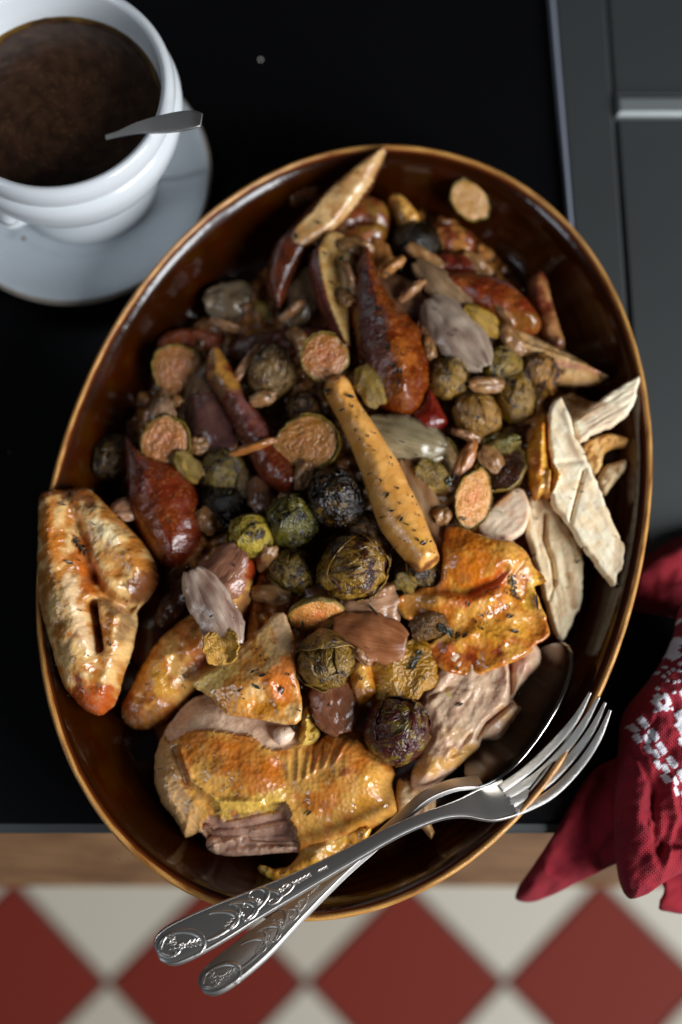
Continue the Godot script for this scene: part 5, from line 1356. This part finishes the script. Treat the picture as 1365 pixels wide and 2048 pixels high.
	petal("shallot_layer", "small pink shallot layer between the knuckle and the upper striped layer", "shallot", gs, Vector3(-5.98, 4.8, 4.67), Vector3(-5.09, 5.1, 3.22), 1.37, {"c0": c(176, 121, 102), "c1": c(203, 145, 114)})
	petal("shallot_layer", "striped silvery-pink shallot layer lying on the drumstick, yellow bud at its foot", "shallot", gs, Vector3(-7.29, 5.6, 3.33), Vector3(-5.21, 5.3, 7.03), 2.17, {"c0": c(150, 114, 100), "c1": c(228, 206, 188), "arch": 0.6})
	petal("sprout_leaf", "wet green leaf scraps between the round amber sprout and dark-faced half", "sprout leaf", "loose sprout leaves", Vector3(6.98, 4, -3.4), Vector3(9.14, 4.2, -3.74), 1.14, {"c0": c(84, 82, 24), "c1": c(133, 115, 40), "mat": M.leaf, "wob": 0.4})
	petal("sprout_leaf", "curled leaf behind the very dark sprout left of the shiny green one", "sprout leaf", "loose sprout leaves", Vector3(-5.25, 3.6, -2.59), Vector3(-4.79, 3.4, -0.52), 0.91, {"c0": c(84, 72, 40), "c1": c(116, 93, 53), "mat": M.leaf})
	petal("shallot_layer", "brownish shallot layer left of the shiny bottle-green sprout", "shallot", gs, Vector3(-4.41, 3.8, -1.87), Vector3(-3.74, 3.8, 0.11), 1.25, {"c0": c(137, 90, 64), "c1": c(166, 119, 90)})
	petal("shallot_layer", "brown wet shallot layer under the tilted half sprout, beside the amber slice", "shallot", gs, Vector3(3.01, 3.9, -3.17), Vector3(4.26, 3.9, -1.05), 1.48, {"c0": c(124, 74, 43), "c1": c(156, 101, 64)})
	petal("shallot_layer", "brown shallot scrap between the big two-toned sprout and standing half sprout", "shallot", gs, Vector3(-2.07, 3.6, 3.68), Vector3(0.44, 3.8, 4.87), 1.37, {"c0": c(95, 55, 33), "c1": c(128, 82, 53)})
	petal("shallot_layer", "tan shallot scrap below the mauve pear's lower end", "shallot", gs, Vector3(-5.46, 3.2, -1.23), Vector3(-3.13, 3.4, -0.78), 1.25, {"c0": c(88, 66, 40), "c1": c(120, 92, 60)})
	petal("shallot_strip", "thin pale strip over the white layer right of the big two-toned sprout", "shallot", gs, Vector3(1.55, 4.6, 4.51), Vector3(2.91, 4.6, 3.75), 0.40, {"c0": c(172, 119, 80), "c1": c(201, 156, 114), "nu": 14, "wob": 0.3, "bow": 0.3})
	petal("shallot_strip", "sliver lying along the inside of the upright pear wedge", "shallot", gs, Vector3(0.2, 5, -13.31), Vector3(0.77, 5, -11.35), 0.34, {"c0": c(172, 119, 80), "c1": c(201, 156, 114), "nu": 14, "wob": 0.3, "bow": 0.3})
	petal("shallot_strip", "short sliver between the largest pear and the pale layer", "shallot", gs, Vector3(3.06, 4.6, -11.24), Vector3(4.38, 4.6, -12.36), 0.40, {"c0": c(172, 119, 80), "c1": c(201, 156, 114), "nu": 14, "wob": 0.3, "bow": 0.3})
	petal("shallot_strip", "sliver left of the upright pear wedge near the mauve wedge", "shallot", gs, Vector3(-3.24, 3.4, -10.61), Vector3(-1.92, 3.4, -11.74), 0.34, {"c0": c(172, 119, 80), "c1": c(201, 156, 114), "nu": 14, "wob": 0.3, "bow": 0.3})
	petal("shallot_strip", "narrow strip between the mauve-skinned pear tip and the veined sprout", "shallot", gs, Vector3(-5.49, 4.2, -6.98), Vector3(-4.23, 4.2, -8.9), 0.40, {"c0": c(172, 119, 80), "c1": c(201, 156, 114), "nu": 14, "wob": 0.3, "bow": 0.3})
	petal("shallot_strip", "thread across the lower edge of the orange-red pear", "shallot", gs, Vector3(7.76, 4.6, -11.24), Vector3(9.02, 4.6, -9.85), 0.34, {"c0": c(172, 119, 80), "c1": c(201, 156, 114), "nu": 14, "wob": 0.3, "bow": 0.3})
	petal("shallot_strip", "thin wet strip between the smooth olive sprout and the skin scrap", "shallot", gs, Vector3(0.43, 5, 6.93), Vector3(1.4, 5, 7.91), 0.40, {"c0": c(172, 119, 80), "c1": c(201, 156, 114), "nu": 14, "wob": 0.3, "bow": 0.3})
	petal("shallot_strip", "pale thread behind the thin upright strip", "shallot", gs, Vector3(5.67, 4.6, -4.15), Vector3(7.05, 4.6, -3.62), 0.34, {"c0": c(172, 119, 80), "c1": c(201, 156, 114), "nu": 14, "wob": 0.3, "bow": 0.3})
	petal("shallot_strip", "fine thread draped over the shiny bottle-green sprout", "shallot", gs, Vector3(-3.07, 4.8, -0.68), Vector3(-2.07, 4.8, -0.16), 0.34, {"c0": c(172, 119, 80), "c1": c(201, 156, 114), "nu": 14, "wob": 0.3, "bow": 0.3})
	petal("shallot_strip", "strip above the brown pear chunk at the upper left", "shallot", gs, Vector3(-6.98, 3, -10.77), Vector3(-5.37, 3, -10.2), 0.46, {"c0": c(172, 119, 80), "c1": c(201, 156, 114), "nu": 14, "wob": 0.3, "bow": 0.3})
	petal("sprout_leaf", "curled yellow-green sprout leaf at the foot of the striped shallot layer", "sprout leaf", "loose sprout leaves", Vector3(-5.9, 5.3, 6.15), Vector3(-5.68, 5.2, 7.94), 1.77, {"c0": c(178, 139, 53), "c1": c(214, 175, 94), "arch": -0.55, "mat": M.leaf, "wob": 0.25, "blunt": 0.3})
	petal("shallot_layer", "white shallot layer under the big two-toned sprout", "shallot", gs, Vector3(0.14, 4.4, 5.4), Vector3(2.82, 4.3, 4.58), 2.51, {"c0": c(197, 149, 114), "c1": c(222, 178, 143), "blunt": 0.3})
	petal("shallot_layer", "brown glassy shallot layer with herbs on it, behind the smooth olive sprout", "shallot", gs, Vector3(-0.36, 4.9, 6.13), Vector3(3.17, 4.8, 6.9), 2.28, {"c0": c(156, 96, 60), "c1": c(183, 123, 84), "blunt": 0.3})
	petal("shallot_layer", "brownish-pink shallot layer hanging below the smooth olive sprout", "shallot", gs, Vector3(-0.79, 4.7, 8.61), Vector3(0.13, 4.3, 11.13), 2.17, {"c0": c(139, 83, 58), "c1": c(166, 112, 83)})
	petal("sprout_leaf", "flat translucent yellow-green leaf between the scrap of skin and right thigh", "sprout leaf", "loose sprout leaves", Vector3(1.46, 4.2, 8.54), Vector3(4.51, 4.3, 7.57), 2.96, {"c0": c(156, 115, 27), "c1": c(183, 141, 45), "mat": M.leaf, "wob": 0.3, "blunt": 0.25})
	petal("sprout_leaf", "olive leaf poking out under the right thigh's folded skin", "sprout leaf", "loose sprout leaves", Vector3(3.43, 4.5, 6.16), Vector3(5.15, 4.8, 5.67), 1.25, {"c0": c(99, 68, 23), "c1": c(128, 93, 37), "mat": M.leaf, "blunt": 0.3})
	petal("sprout_leaf", "loose yellow-green leaf edge over the brown-faced half sprout", "sprout leaf", "loose sprout leaves", Vector3(6.42, 4.9, -10.78), Vector3(8.23, 4.6, -9.36), 1.08, {"c0": c(156, 126, 48), "c1": c(197, 166, 71), "mat": M.leaf})


func shreds() -> void:
	# small loose shreds of shallot and leaf that lie in and on the heap
	var heap := PackedVector2Array()
	var rim: Array = [-9.98, -8.98, -6.63, -11.21, -3.24, -13.76, -0.86, -15.19, 2.07, -16.35, 5.8, -16.06, 8.41, -13.76, 10.66, -9.81, 11.07, -6.78, 9.17, -3.81, 8.08, -1.68, 5.5, 0.16, 4.19, 3.25, 1.92, 6.78, -1.05, 7.78, -3.03, 6.78, -5.06, 4.02, -6.1, 1.71, -7.34, 2.48, -9.48, -1.68, -10.89, -5.42]
	for k in range(0, rim.size(), 2):
		heap.append(Vector2(rim[k], rim[k + 1]))
	var beside := [[Vector3(-3.57, 4, -7.46), "the veined sprout left of the amber slice"], [Vector3(-4.7, 4, -5.15), "the mauve-skinned pear wedge"], [Vector3(-1.73, 4, -3.67), "the large halved sprout"], [Vector3(-8.45, 4, -7.54), "the furthest left halved sprout"], [Vector3(-9.01, 4, -3.7), "the pink-faced half sprout"], [Vector3(-9.19, 4, -0.37), "the deep red pear wedge"], [Vector3(-6.5, 4, -4.88), "the mauve shallot half"], [Vector3(-0.27, 4, -0.63), "the blackest sprout"], [Vector3(-2.49, 4, 0.47), "the bottle-green sprout"], [Vector3(0.59, 4, 2.94), "the big two-toned sprout"], [Vector3(3.06, 4, -8.7), "the largest pear wedge"], [Vector3(-0.46, 4, -11.77), "the upright pear wedge"], [Vector3(-1.67, 4, -15.77), "the long wedge on the far rim"], [Vector3(1, 4, -16.35), "the browned pear chunk"], [Vector3(3.78, 4, -14.62), "the black far sprout"], [Vector3(6.07, 4, -9.53), "the broad veined shallot layer"], [Vector3(7.96, 4, -11.77), "the orange-red pear wedge"], [Vector3(10.75, 4, -8.7), "the slim tan pear wedge"], [Vector3(7.02, 4, -5.15), "the round amber sprout"], [Vector3(9.03, 4, -5.96), "the long wet sprout"], [Vector3(5.64, 4, -7.19), "the yellow-olive sprout"], [Vector3(6.71, 4, -0.76), "the salmon-pink half sprout"], [Vector3(8.18, 4, -2.34), "the dark-faced half sprout"], [Vector3(3.27, 4, -4.34), "the burnt-edged shallot layer"], [Vector3(-1.21, 4, 5.28), "the half sprout standing on edge"], [Vector3(-0.8, 4, 7.53), "the smooth olive sprout"], [Vector3(-5.85, 4, -11.21), "the lone grey-green layer"], [Vector3(5.52, 4, -14.9), "the brown baked pear chunk"], [Vector3(2.48, 4, -1.94), "the middle of the amber slice"], [Vector3(-6.13, 4, -2.08), "the green sprout by the deep red pear"]]
	var used := {}
	var n := 0
	var tries := 0
	while n < 24 and tries < 6000:
		tries += 1
		var p := Vector2(rng.randf_range(-10, 12), rng.randf_range(-17, 10))
		var a := rng.randf() * TAU
		var l := rng.randf_range(0.8, 2.3)
		var q := p + Vector2(cos(a), sin(a)) * l
		if not Geometry2D.is_point_in_polygon(p, heap) or not Geometry2D.is_point_in_polygon(q, heap):
			continue
		var hp := top_at(p.x, p.y)
		var hq := top_at(q.x, q.y)
		if hp > 5.6 or hq > 5.6 or absf(hp - hq) > 1.4:
			continue
		var m := (p + q) / 2.0
		var round_about := 0.0
		for w in 10:
			round_about += top_at(m.x + cos(TAU * w / 10) * 1.3, m.y + sin(TAU * w / 10) * 1.3) / 10.0
		if round_about - top_at(m.x, m.y) < 0.55 or hp > round_about or hq > round_about:
			continue
		var lift := maxf(0.0, top_at(m.x, m.y) - (hp + hq) / 2.0)
		if lift > 1.0:
			continue
		var near := 0
		for w in beside.size():
			if Vector2(beside[w][0].x - m.x, beside[w][0].z - m.y).length() < Vector2(beside[near][0].x - m.x, beside[near][0].z - m.y).length():
				near = w
		if used.has(near):
			continue
		used[near] = true
		var leafy := n % 4 == 3
		petal("sprout_leaf" if leafy else "shallot_strip", ("small loose leaf scrap beside " if leafy else "loose soft shallot shred beside ") + beside[near][1], "sprout leaf" if leafy else "shallot", "loose leaf scraps in the heap" if leafy else "loose shallot shreds in the heap", Vector3(p.x, hp + 0.12, p.y), Vector3(q.x, hq + 0.12, q.y), rng.randf_range(0.45, 1.1) * (1.5 if leafy else 1.0), {"bow": lift + 0.15, "wob": 0.22, "nu": 14, "blunt": 0.35, "seed": n * 1.7,
			"c0": c(112, 92, 30) if leafy else c(156, 106, 62), "c1": c(160, 138, 52) if leafy else c(192, 150, 100), "mat": M.leaf if leafy else M.shallot})
		n += 1


# ---------------------------------------------------------------- serving fork and spoon
func cutlery() -> void:
	var fork := thing("serving_fork", "tarnished silver serving fork with flowered handle, lying across spoon and platter rim", "fork", Vector3(2.8, 4.6, 15.27))
	var at := fork.position / CM
	var s := Vector3(0.41, 0.34, 0.85)
	part("handle", strap(curve_stations([[Vector3(-8.38, 5.9, 21.28), s, 0.42, 0.13], [Vector3(-8.06, 5.9, 21.1), s, 0.82, 0.17], [Vector3(-7.35, 5.85, 20.77), s, 0.98, 0.18], [Vector3(-5.82, 5.7, 20.03), s, 0.93, 0.18], [Vector3(-4, 5.5, 19.15), s, 0.72, 0.19], [Vector3(-1.92, 5.4, 18.14), s, 0.53, 0.19], [Vector3(0.41, 5.3, 16.94), s, 0.40, 0.19], [Vector3(2.53, 5.2, 15.84), s, 0.33, 0.19], [Vector3(3.96, 5.05, 15.24), s, 0.31, 0.18], [Vector3(4.93, 4.9, 14.93), s, 0.34, 0.17], [Vector3(5.78, 4.7, 14.73), s, 0.5, 0.15], [Vector3(6.51, 4.5, 14.61), s, 0.78, 0.13], [Vector3(7.12, 4.4, 14.49), s, 0.96, 0.12], [Vector3(7.71, 4.3, 14.32), s, 1.0, 0.11], [Vector3(8.11, 4.28, 14.18), s, 1.0, 0.1]], 120), at, 24, 0.45), M.carved, fork)
	var h := [4.2, 4.1, 4.4, 5.0, 5.7]
	var ts := Vector3(0.6, 0.3, 0.7)
	for l in [[Vector3(7.65, 4.15, 13.82), Vector3(8.87, 4.05, 13), Vector3(10.07, 4.4, 11.91), Vector3(11.24, 5.1, 10.58), Vector3(11.92, 5.8, 9.34)], [Vector3(7.84, 4.25, 14.18), Vector3(9.48, 4.15, 13.2), Vector3(10.82, 4.5, 11.89), Vector3(11.65, 5.2, 10.78), Vector3(12.3, 5.9, 9.57)], [Vector3(8.01, 4.4, 14.56), Vector3(9.81, 4.25, 13.56), Vector3(11.16, 4.6, 12.25), Vector3(12, 5.3, 11.08), Vector3(12.58, 6, 9.84)], [Vector3(8.1, 4.5, 14.98), Vector3(9.94, 4.4, 14.14), Vector3(11.31, 4.7, 12.88), Vector3(12.25, 5.4, 11.51), Vector3(12.78, 6.1, 10.21)]]:
		part("tine", strap(curve_stations([[l[0], ts, 0.25, 0.11], [l[1], ts, 0.24, 0.12], [l[2], ts, 0.22, 0.12], [l[3], ts, 0.18, 0.11], [l[4], ts, 0.075, 0.06]], 30), at, 14, 0.7), M.tines, fork)

	var spoon := thing("serving_spoon", "silver serving spoon under the fork, its bowl pushed below the right thigh", "spoon", Vector3(4.28, 4, 14.07))
	at = spoon.position / CM
	var r := Vector3(0.5, 0.62, 0.6)
	part("handle", strap(curve_stations([[Vector3(-6.39, 5.3, 22.87), r, 0.3, 0.12], [Vector3(-6.12, 5.3, 22.65), r, 0.72, 0.17], [Vector3(-5.35, 5.25, 22.13), r, 0.92, 0.19], [Vector3(-3.76, 5.15, 20.9), r, 0.88, 0.2], [Vector3(-1.93, 5, 19.3), r, 0.62, 0.2], [Vector3(-0.06, 4.85, 17.67), r, 0.43, 0.2], [Vector3(1.48, 4.7, 16.43), r, 0.34, 0.2], [Vector3(2.8, 4.6, 15.27), r, 0.32, 0.19], [Vector3(4.01, 4.5, 14.23), r, 0.33, 0.18], [Vector3(5.23, 4.3, 13.68), r, 0.36, 0.15], [Vector3(6.22, 4, 13.5), r, 0.42, 0.11], [Vector3(6.77, 3.9, 13.4), r, 0.5, 0.08]], 110), at, 24, 0.42), M.carved, spoon)
	part("bowl", sheet(dish_points(Vector3(6.32, 3.95, 13.54), Vector3(11, 3.5, 6.61), Vector3(0.55, 0.72, 0.34), 2.0, 0.95), 15, 13, 0.14, flat_colour(195), at, false), M.spoon, spoon)


# ---------------------------------------------------------------- napkin
func napkin() -> void:
	var red := c(146, 14, 34)
	var dark := c(128, 10, 28)
	var white := c(226, 222, 226)
	var cloth := thing("napkin", "crumpled crimson cotton napkin with white embroidered borders, hanging off the hob", "napkin", Vector3(15.82, 0.2, 11.62))
	var stitches := []
	for k in [[1278, 1448], [1296, 1474], [1312, 1501], [1331, 1529], [1349, 1556], [1367, 1584]]:
		stitches.append([k[0], k[1], 6.5, 12.0])
	for k in [[1262, 1458], [1267, 1479], [1284, 1482], [1287, 1502], [1300, 1512], [1303, 1533], [1318, 1541], [1319, 1561], [1336, 1567], [1339, 1587], [1356, 1593], [1359, 1613]]:
		stitches.append([k[0], k[1], 5.0, 9.0])
	var zones := []
	for k in stitches:
		zones.append({"name": "stitch", "mat": M.thread, "lift": 0.05, "col": [white, c(206, 202, 210)], "poly": turned(k[0], k[1], k[2], k[3])})
	for k in 6:
		zones.append({"name": "stitch", "mat": M.thread, "lift": 0.05, "col": [white, c(206, 202, 210)], "poly": turned(1316.0 + 13.0 * cos(TAU * k / 6), 1407.0 + 13.0 * sin(TAU * k / 6), 6.2, 6.6)})
	for k in [[1356, 1436, 14, 13], [1352, 1462, 9, 15], [1358, 1484, 14, 9], [1346, 1292, 16, 9], [1356, 1272, 9, 14], [1338, 1264, 7, 8], [1352, 1306, 10, 8], [1362, 1228, 9, 9], [1362, 1390, 9, 10]]:
		zones.append({"name": "stitch", "mat": M.thread, "lift": 0.05, "col": [white, c(206, 202, 210)], "poly": turned(k[0], k[1], k[2], k[3])})
	for k in [[1326, 1352], [1336, 1344], [1345, 1338], [1354, 1342], [1330, 1362], [1342, 1366], [1352, 1364], [1362, 1358], [1320, 1340], [1334, 1330], [1358, 1326], [1300, 1426], [1340, 1388], [1336, 1420], [1310, 1378]]:
		zones.append({"name": "stitch", "mat": M.thread, "lift": 0.04, "col": [white, c(206, 202, 210)], "poly": turned(k[0], k[1], 3.4, 3.4)})
	add_lump(cloth, "main_fold", M.cloth, [17.28, 4.5, 16.79, 5.95, 16.39, 6.91, 15.84, 7.79, 15.15, 8.66, 14.46, 9.46, 14.08, 10.15, 13.92, 11.37, 13.8, 12.83, 13.66, 14.27, 13.64, 15.7, 13.7, 16.99, 13.84, 18.05, 14.1, 18.74, 14.3, 18.97, 15.06, 18.74, 15.93, 18.16, 16.8, 17.7, 18.28, 17.11, 19.86, 15.22, 20.59, 11.86, 20.39, 7.66, 19.07, 4.89], {
		"h": 2.5, "t": 1.9, "b": 2.5, "p": 1.3, "pb": 0.8, "q": 0.5, "n": 0.22, "nf": 0.5, "g": 0.06, "jag": 0.02, "col": [red, dark], "cf": 0.3, "mottle": 0.03, "tilt": Vector2(0.06, -0.16),
		"ridges": [[[15.28, 9.9, 15.96, 11.13, 16.73, 12.59], 0.7, 0.35], [[14.88, 12.83, 15.54, 14.27, 16.95, 15.22], 0.8, 0.35], [[14.32, 10.39, 14.37, 13.31, 14.32, 16.64], 0.5, 0.3], [[15.41, 16.64, 16.69, 15.46], 0.4, -0.5], [[14.42, 17.11, 14.84, 18.28], 0.5, -0.35], [[16.37, 10.39, 16.05, 9.41], 0.3, -0.2], [[14.24, 11.86, 15.08, 13.79, 15.19, 16.17], 0.16, -0.28], [[15.84, 13.31, 16.1, 15.22, 15.61, 17.35], 0.2, 0.25], [[14.75, 15.46, 15.67, 16.41, 16.88, 16.41], 0.16, -0.25], [[15.26, 10.39, 14.69, 11.86], 0.14, -0.2], [[15.35, 13.31, 14.76, 15.22], 0.4, -0.3]],
		"regions": zones})
	add_lump(cloth, "back_fold", M.cloth, [14.47, 4.14, 14.73, 3.14, 15.41, 2.07, 16.5, 1.26, 18, 0.4, 20.27, -0.09, 21.41, 2.6, 20.69, 5.51, 18.63, 5.25, 17.1, 4.78, 15.55, 4.51], {"h": 0.5, "t": 1.3, "b": 0.45, "p": 1.4, "n": 0.25, "nf": 0.4, "g": 0.14, "col": [dark, red], "cf": 0.3, "mottle": 0.03, "ridges": [[[15.65, 2.6, 17.93, 1.53], 0.5, 0.3]]})
	add_lump(cloth, "side_fold", M.cloth, [14.83, 11.63, 13.86, 12.09, 12.95, 12.54, 12.36, 13.14, 11.6, 14.39, 10.79, 15.82, 9.98, 17.25, 9.32, 18.41, 9.15, 19.04, 9.62, 19.23, 10.29, 19.18, 11.18, 18.8, 12.46, 18.12, 13.35, 17.64, 14.26, 17.15, 15.29, 16.61, 15.67, 14.14], {
		"h": 0.65, "t": 0.14, "b": 0.14, "p": 0.14, "thin": true, "n": 0.3, "nf": 0.35, "g": 0.1, "tilt": Vector2(0.42, -0.1), "col": [red, dark], "cf": 0.3, "mottle": 0.03,
		"ridges": [[[9.4, 19.76, 11.14, 19.76, 13.93, 18.8], 2.4, -3.2], [[9.81, 18.56, 11.84, 14.64, 12.67, 13.14], 0.5, 0.5], [[9.42, 19.04, 10.44, 18.44, 14.01, 16.98], 0.6, 0.5], [[10.47, 17.59, 11.2, 18.31], 0.3, 0.3], [[13.18, 13.14, 12.54, 16.12], 0.5, -0.3]]})
	add_lump(cloth, "low_fold", M.cloth, [15.28, 15.11, 15.91, 17.59, 16.36, 18.57, 16.14, 19.06, 16.11, 19.49, 16.56, 19.64, 17.82, 19.64, 19.18, 18.08, 18.27, 16.35], {"h": -0.3, "t": 0.2, "b": 0.2, "p": 0.2, "thin": true, "n": 0.2, "nf": 0.4, "g": 0.12, "tilt": Vector2(0.0, -0.35), "col": [red, dark], "cf": 0.3, "mottle": 0.03})


func turned(x: float, y: float, a: float, b: float) -> Array:
	# a stitch block on the cloth: half sizes in 1/40 cm, leaning with the border; returns plan points
	var out := []
	var o := Vector3(15.18, 3.2, 11.86)
	var m := Vector2(o.x + (x - 1300.0) * 0.02413, o.z + (y - 1500.0) * 0.02345)
	for k in [[-1, -1], [0, -1.12], [1, -1], [1.05, 0], [1, 1], [0, 1.12], [-1, 1], [-1.05, 0]]:
		var p := Vector2(k[0] * a, k[1] * b).rotated(-0.55) * 0.0238
		out.append(m.x + p.x)
		out.append(m.y + p.y)
	return out


# ---------------------------------------------------------------- herbs
func top_at(x: float, z: float) -> float:
	var i := int(x / GS) + GX / 2
	var j := int(z / GS) + GZ / 2
	var best := 0.0
	for w in range(-1, 2):
		for e in range(-1, 2):
			best = maxf(best, tops[clampi(j + w, 0, GZ - 1) * GX + clampi(i + e, 0, GX - 1)])
	return best


func flake(v: PackedVector3Array, f: PackedInt32Array, col: PackedColorArray, x: float, z: float, a: float, long: float, wide: float, tint: Color) -> void:
	var d := Vector2(cos(a), sin(a))
	var s := Vector2(-d.y, d.x)
	var base := v.size()
	var y0 := top_at(x, z)
	for k in 5:
		var u := k / 4.0 - 0.5
		var w: float = [0.12, 0.8, 1.0, 0.75, 0.1][k] * wide * 0.5
		for e in [-1.0, 0.0, 1.0]:
			var p: Vector2 = Vector2(x, z) + d * u * long + s * w * e
			var y := minf(top_at(p.x, p.y), y0 + 0.12)
			y = maxf(y, y0 - 0.12)
			v.append(Vector3(p.x, y + 0.035 + (0.03 if e != 0.0 else 0.0) + 0.03 * absf(u), p.y))
			col.append(tint)
	for k in 4:
		for e in 2:
			var q := base + k * 3 + e
			f.append_array([q, q + 3, q + 1, q + 1, q + 3, q + 4])
	# underside
	var low := v.size()
	for k in 15:
		v.append(v[base + k] - Vector3(0, 0.03, 0))
		col.append(tint)
	for k in 4:
		for e in 2:
			var q := low + k * 3 + e
			f.append_array([q, q + 1, q + 3, q + 1, q + 4, q + 3])


func herbs() -> void:
	var v := PackedVector3Array()
	var f := PackedInt32Array()
	var col := PackedColorArray()
	var n := 0
	while n < 420:
		var x := rng.randf_range(-14, 14)
		var z := rng.randf_range(-19, 18)
		if top_at(x, z) < (2.4 if n > 50 else 0.5):
			continue
		var k := 0.4 + 1.3 * rng.randf() * rng.randf() * rng.randf()
		if rng.randf() < 0.45:
			flake(v, f, col, x, z, rng.randf() * TAU, 0.12 * k, 0.08 * k, c(30, 24, 18))
		else:
			flake(v, f, col, x, z, rng.randf() * TAU, 0.3 * k, 0.11 * k, c(34, 36, 20).lerp(c(62, 62, 34), rng.randf() * rng.randf()))
		n += 1
	# more of them on the amber pear slice and the largest wedge
	for l in [[Vector3(-0.56, 6.4, -6.21), Vector3(4.31, 6.4, 2.75), 34, 0.75], [Vector3(1.23, 5.6, -12.49), Vector3(2.98, 5.6, -6.49), 26, 0.8], [Vector3(-0.59, 4.8, -14.53), Vector3(0.19, 4.8, -10.05), 12, 0.5], [Vector3(-4.42, 5.2, 7.94), Vector3(-2.71, 5.2, 9.63), 22, 1.3], [Vector3(5.33, 5, 5.45), Vector3(9.03, 5, 4.71), 20, 1.2], [Vector3(-1.11, 4.8, -13.97), Vector3(-2.17, 4.8, -14.82), 10, 0.8]]:
		for w in l[2]:
			var t := rng.randf()
			var p: Vector3 = l[0].lerp(l[1], t) + Vector3(rng.randf_range(-1, 1) * l[3], 0, rng.randf_range(-1, 1) * l[3])
			var k := 0.35 + 1.3 * rng.randf() * rng.randf()
			flake(v, f, col, p.x, p.z, rng.randf() * TAU, 0.28 * k, 0.13 * k, c(30, 28, 18).lerp(c(58, 54, 30), rng.randf() * 0.5))
	var o := lone("herb_flakes", finish(v, f, col, PackedVector2Array(), Vector3(0, 4, 0), false), M.herb, "dark dried herb flakes and pepper scattered over the food", "herbs", Vector3(0, 4, 0))
	o.set_meta("kind", "stuff")
	thyme(Vector3(-12.84, 5.4, 2.08), 0.9, "dark thyme tuft in the crease of the chicken wing", 5)
	thyme(Vector3(8.58, 5.2, 4.05), 1.4, "green thyme tip on the upper right thigh skin", 6)
	thyme(Vector3(5.27, 5, 6.25), 0.4, "dark crumpled thyme leaf under the right thigh's fold", 6)
	thyme(Vector3(3.65, 4.8, 7.64), 2.2, "black thyme sprig on the translucent yellow-green leaf", 6)
	thyme(Vector3(9.73, 4.9, 4.69), 1.5, "single dark herb needle on the right edge of the right thigh skin", 2)
	thyme(Vector3(5.58, 5, -1.41), -0.7, "black herb leaf on the left edge of the salmon-pink half sprout", 4)
	thyme(Vector3(1.54, 4.9, 5.14), 0.9, "black rosemary needle on the white shallot layer", 2)


func thyme(p: Vector3, a: float, label: String, n: int) -> void:
	var v := PackedVector3Array()
	var f := PackedInt32Array()
	var col := PackedColorArray()
	if n <= 2:
		flake(v, f, col, p.x, p.z, a, 0.85, 0.13, c(26, 26, 20))
	else:
		flake(v, f, col, p.x, p.z, a, 0.2 * n, 0.07, c(44, 36, 20))
		for k in n:
			for s in [-1.0, 1.0]:
				var e := rng.randf_range(-0.08, 0.08)
				var q := Vector2(p.x, p.z) + Vector2(cos(a), sin(a)) * ((k - n * 0.5) * 0.17 + e) + Vector2(cos(a + s * 1.2), sin(a + s * 1.2)) * 0.1
				flake(v, f, col, q.x, q.y, a + s * rng.randf_range(0.2, 1.3), rng.randf_range(0.16, 0.34), rng.randf_range(0.08, 0.14), c(28, 30, 18).lerp(c(56, 58, 30), rng.randf() * 0.6))
	var at := Vector3(p.x, top_at(p.x, p.z), p.z)
	lone("thyme_sprig" if n > 2 else "herb_needle", finish(v, f, col, PackedVector2Array(), at, false), M.herb, label, "herb", at)
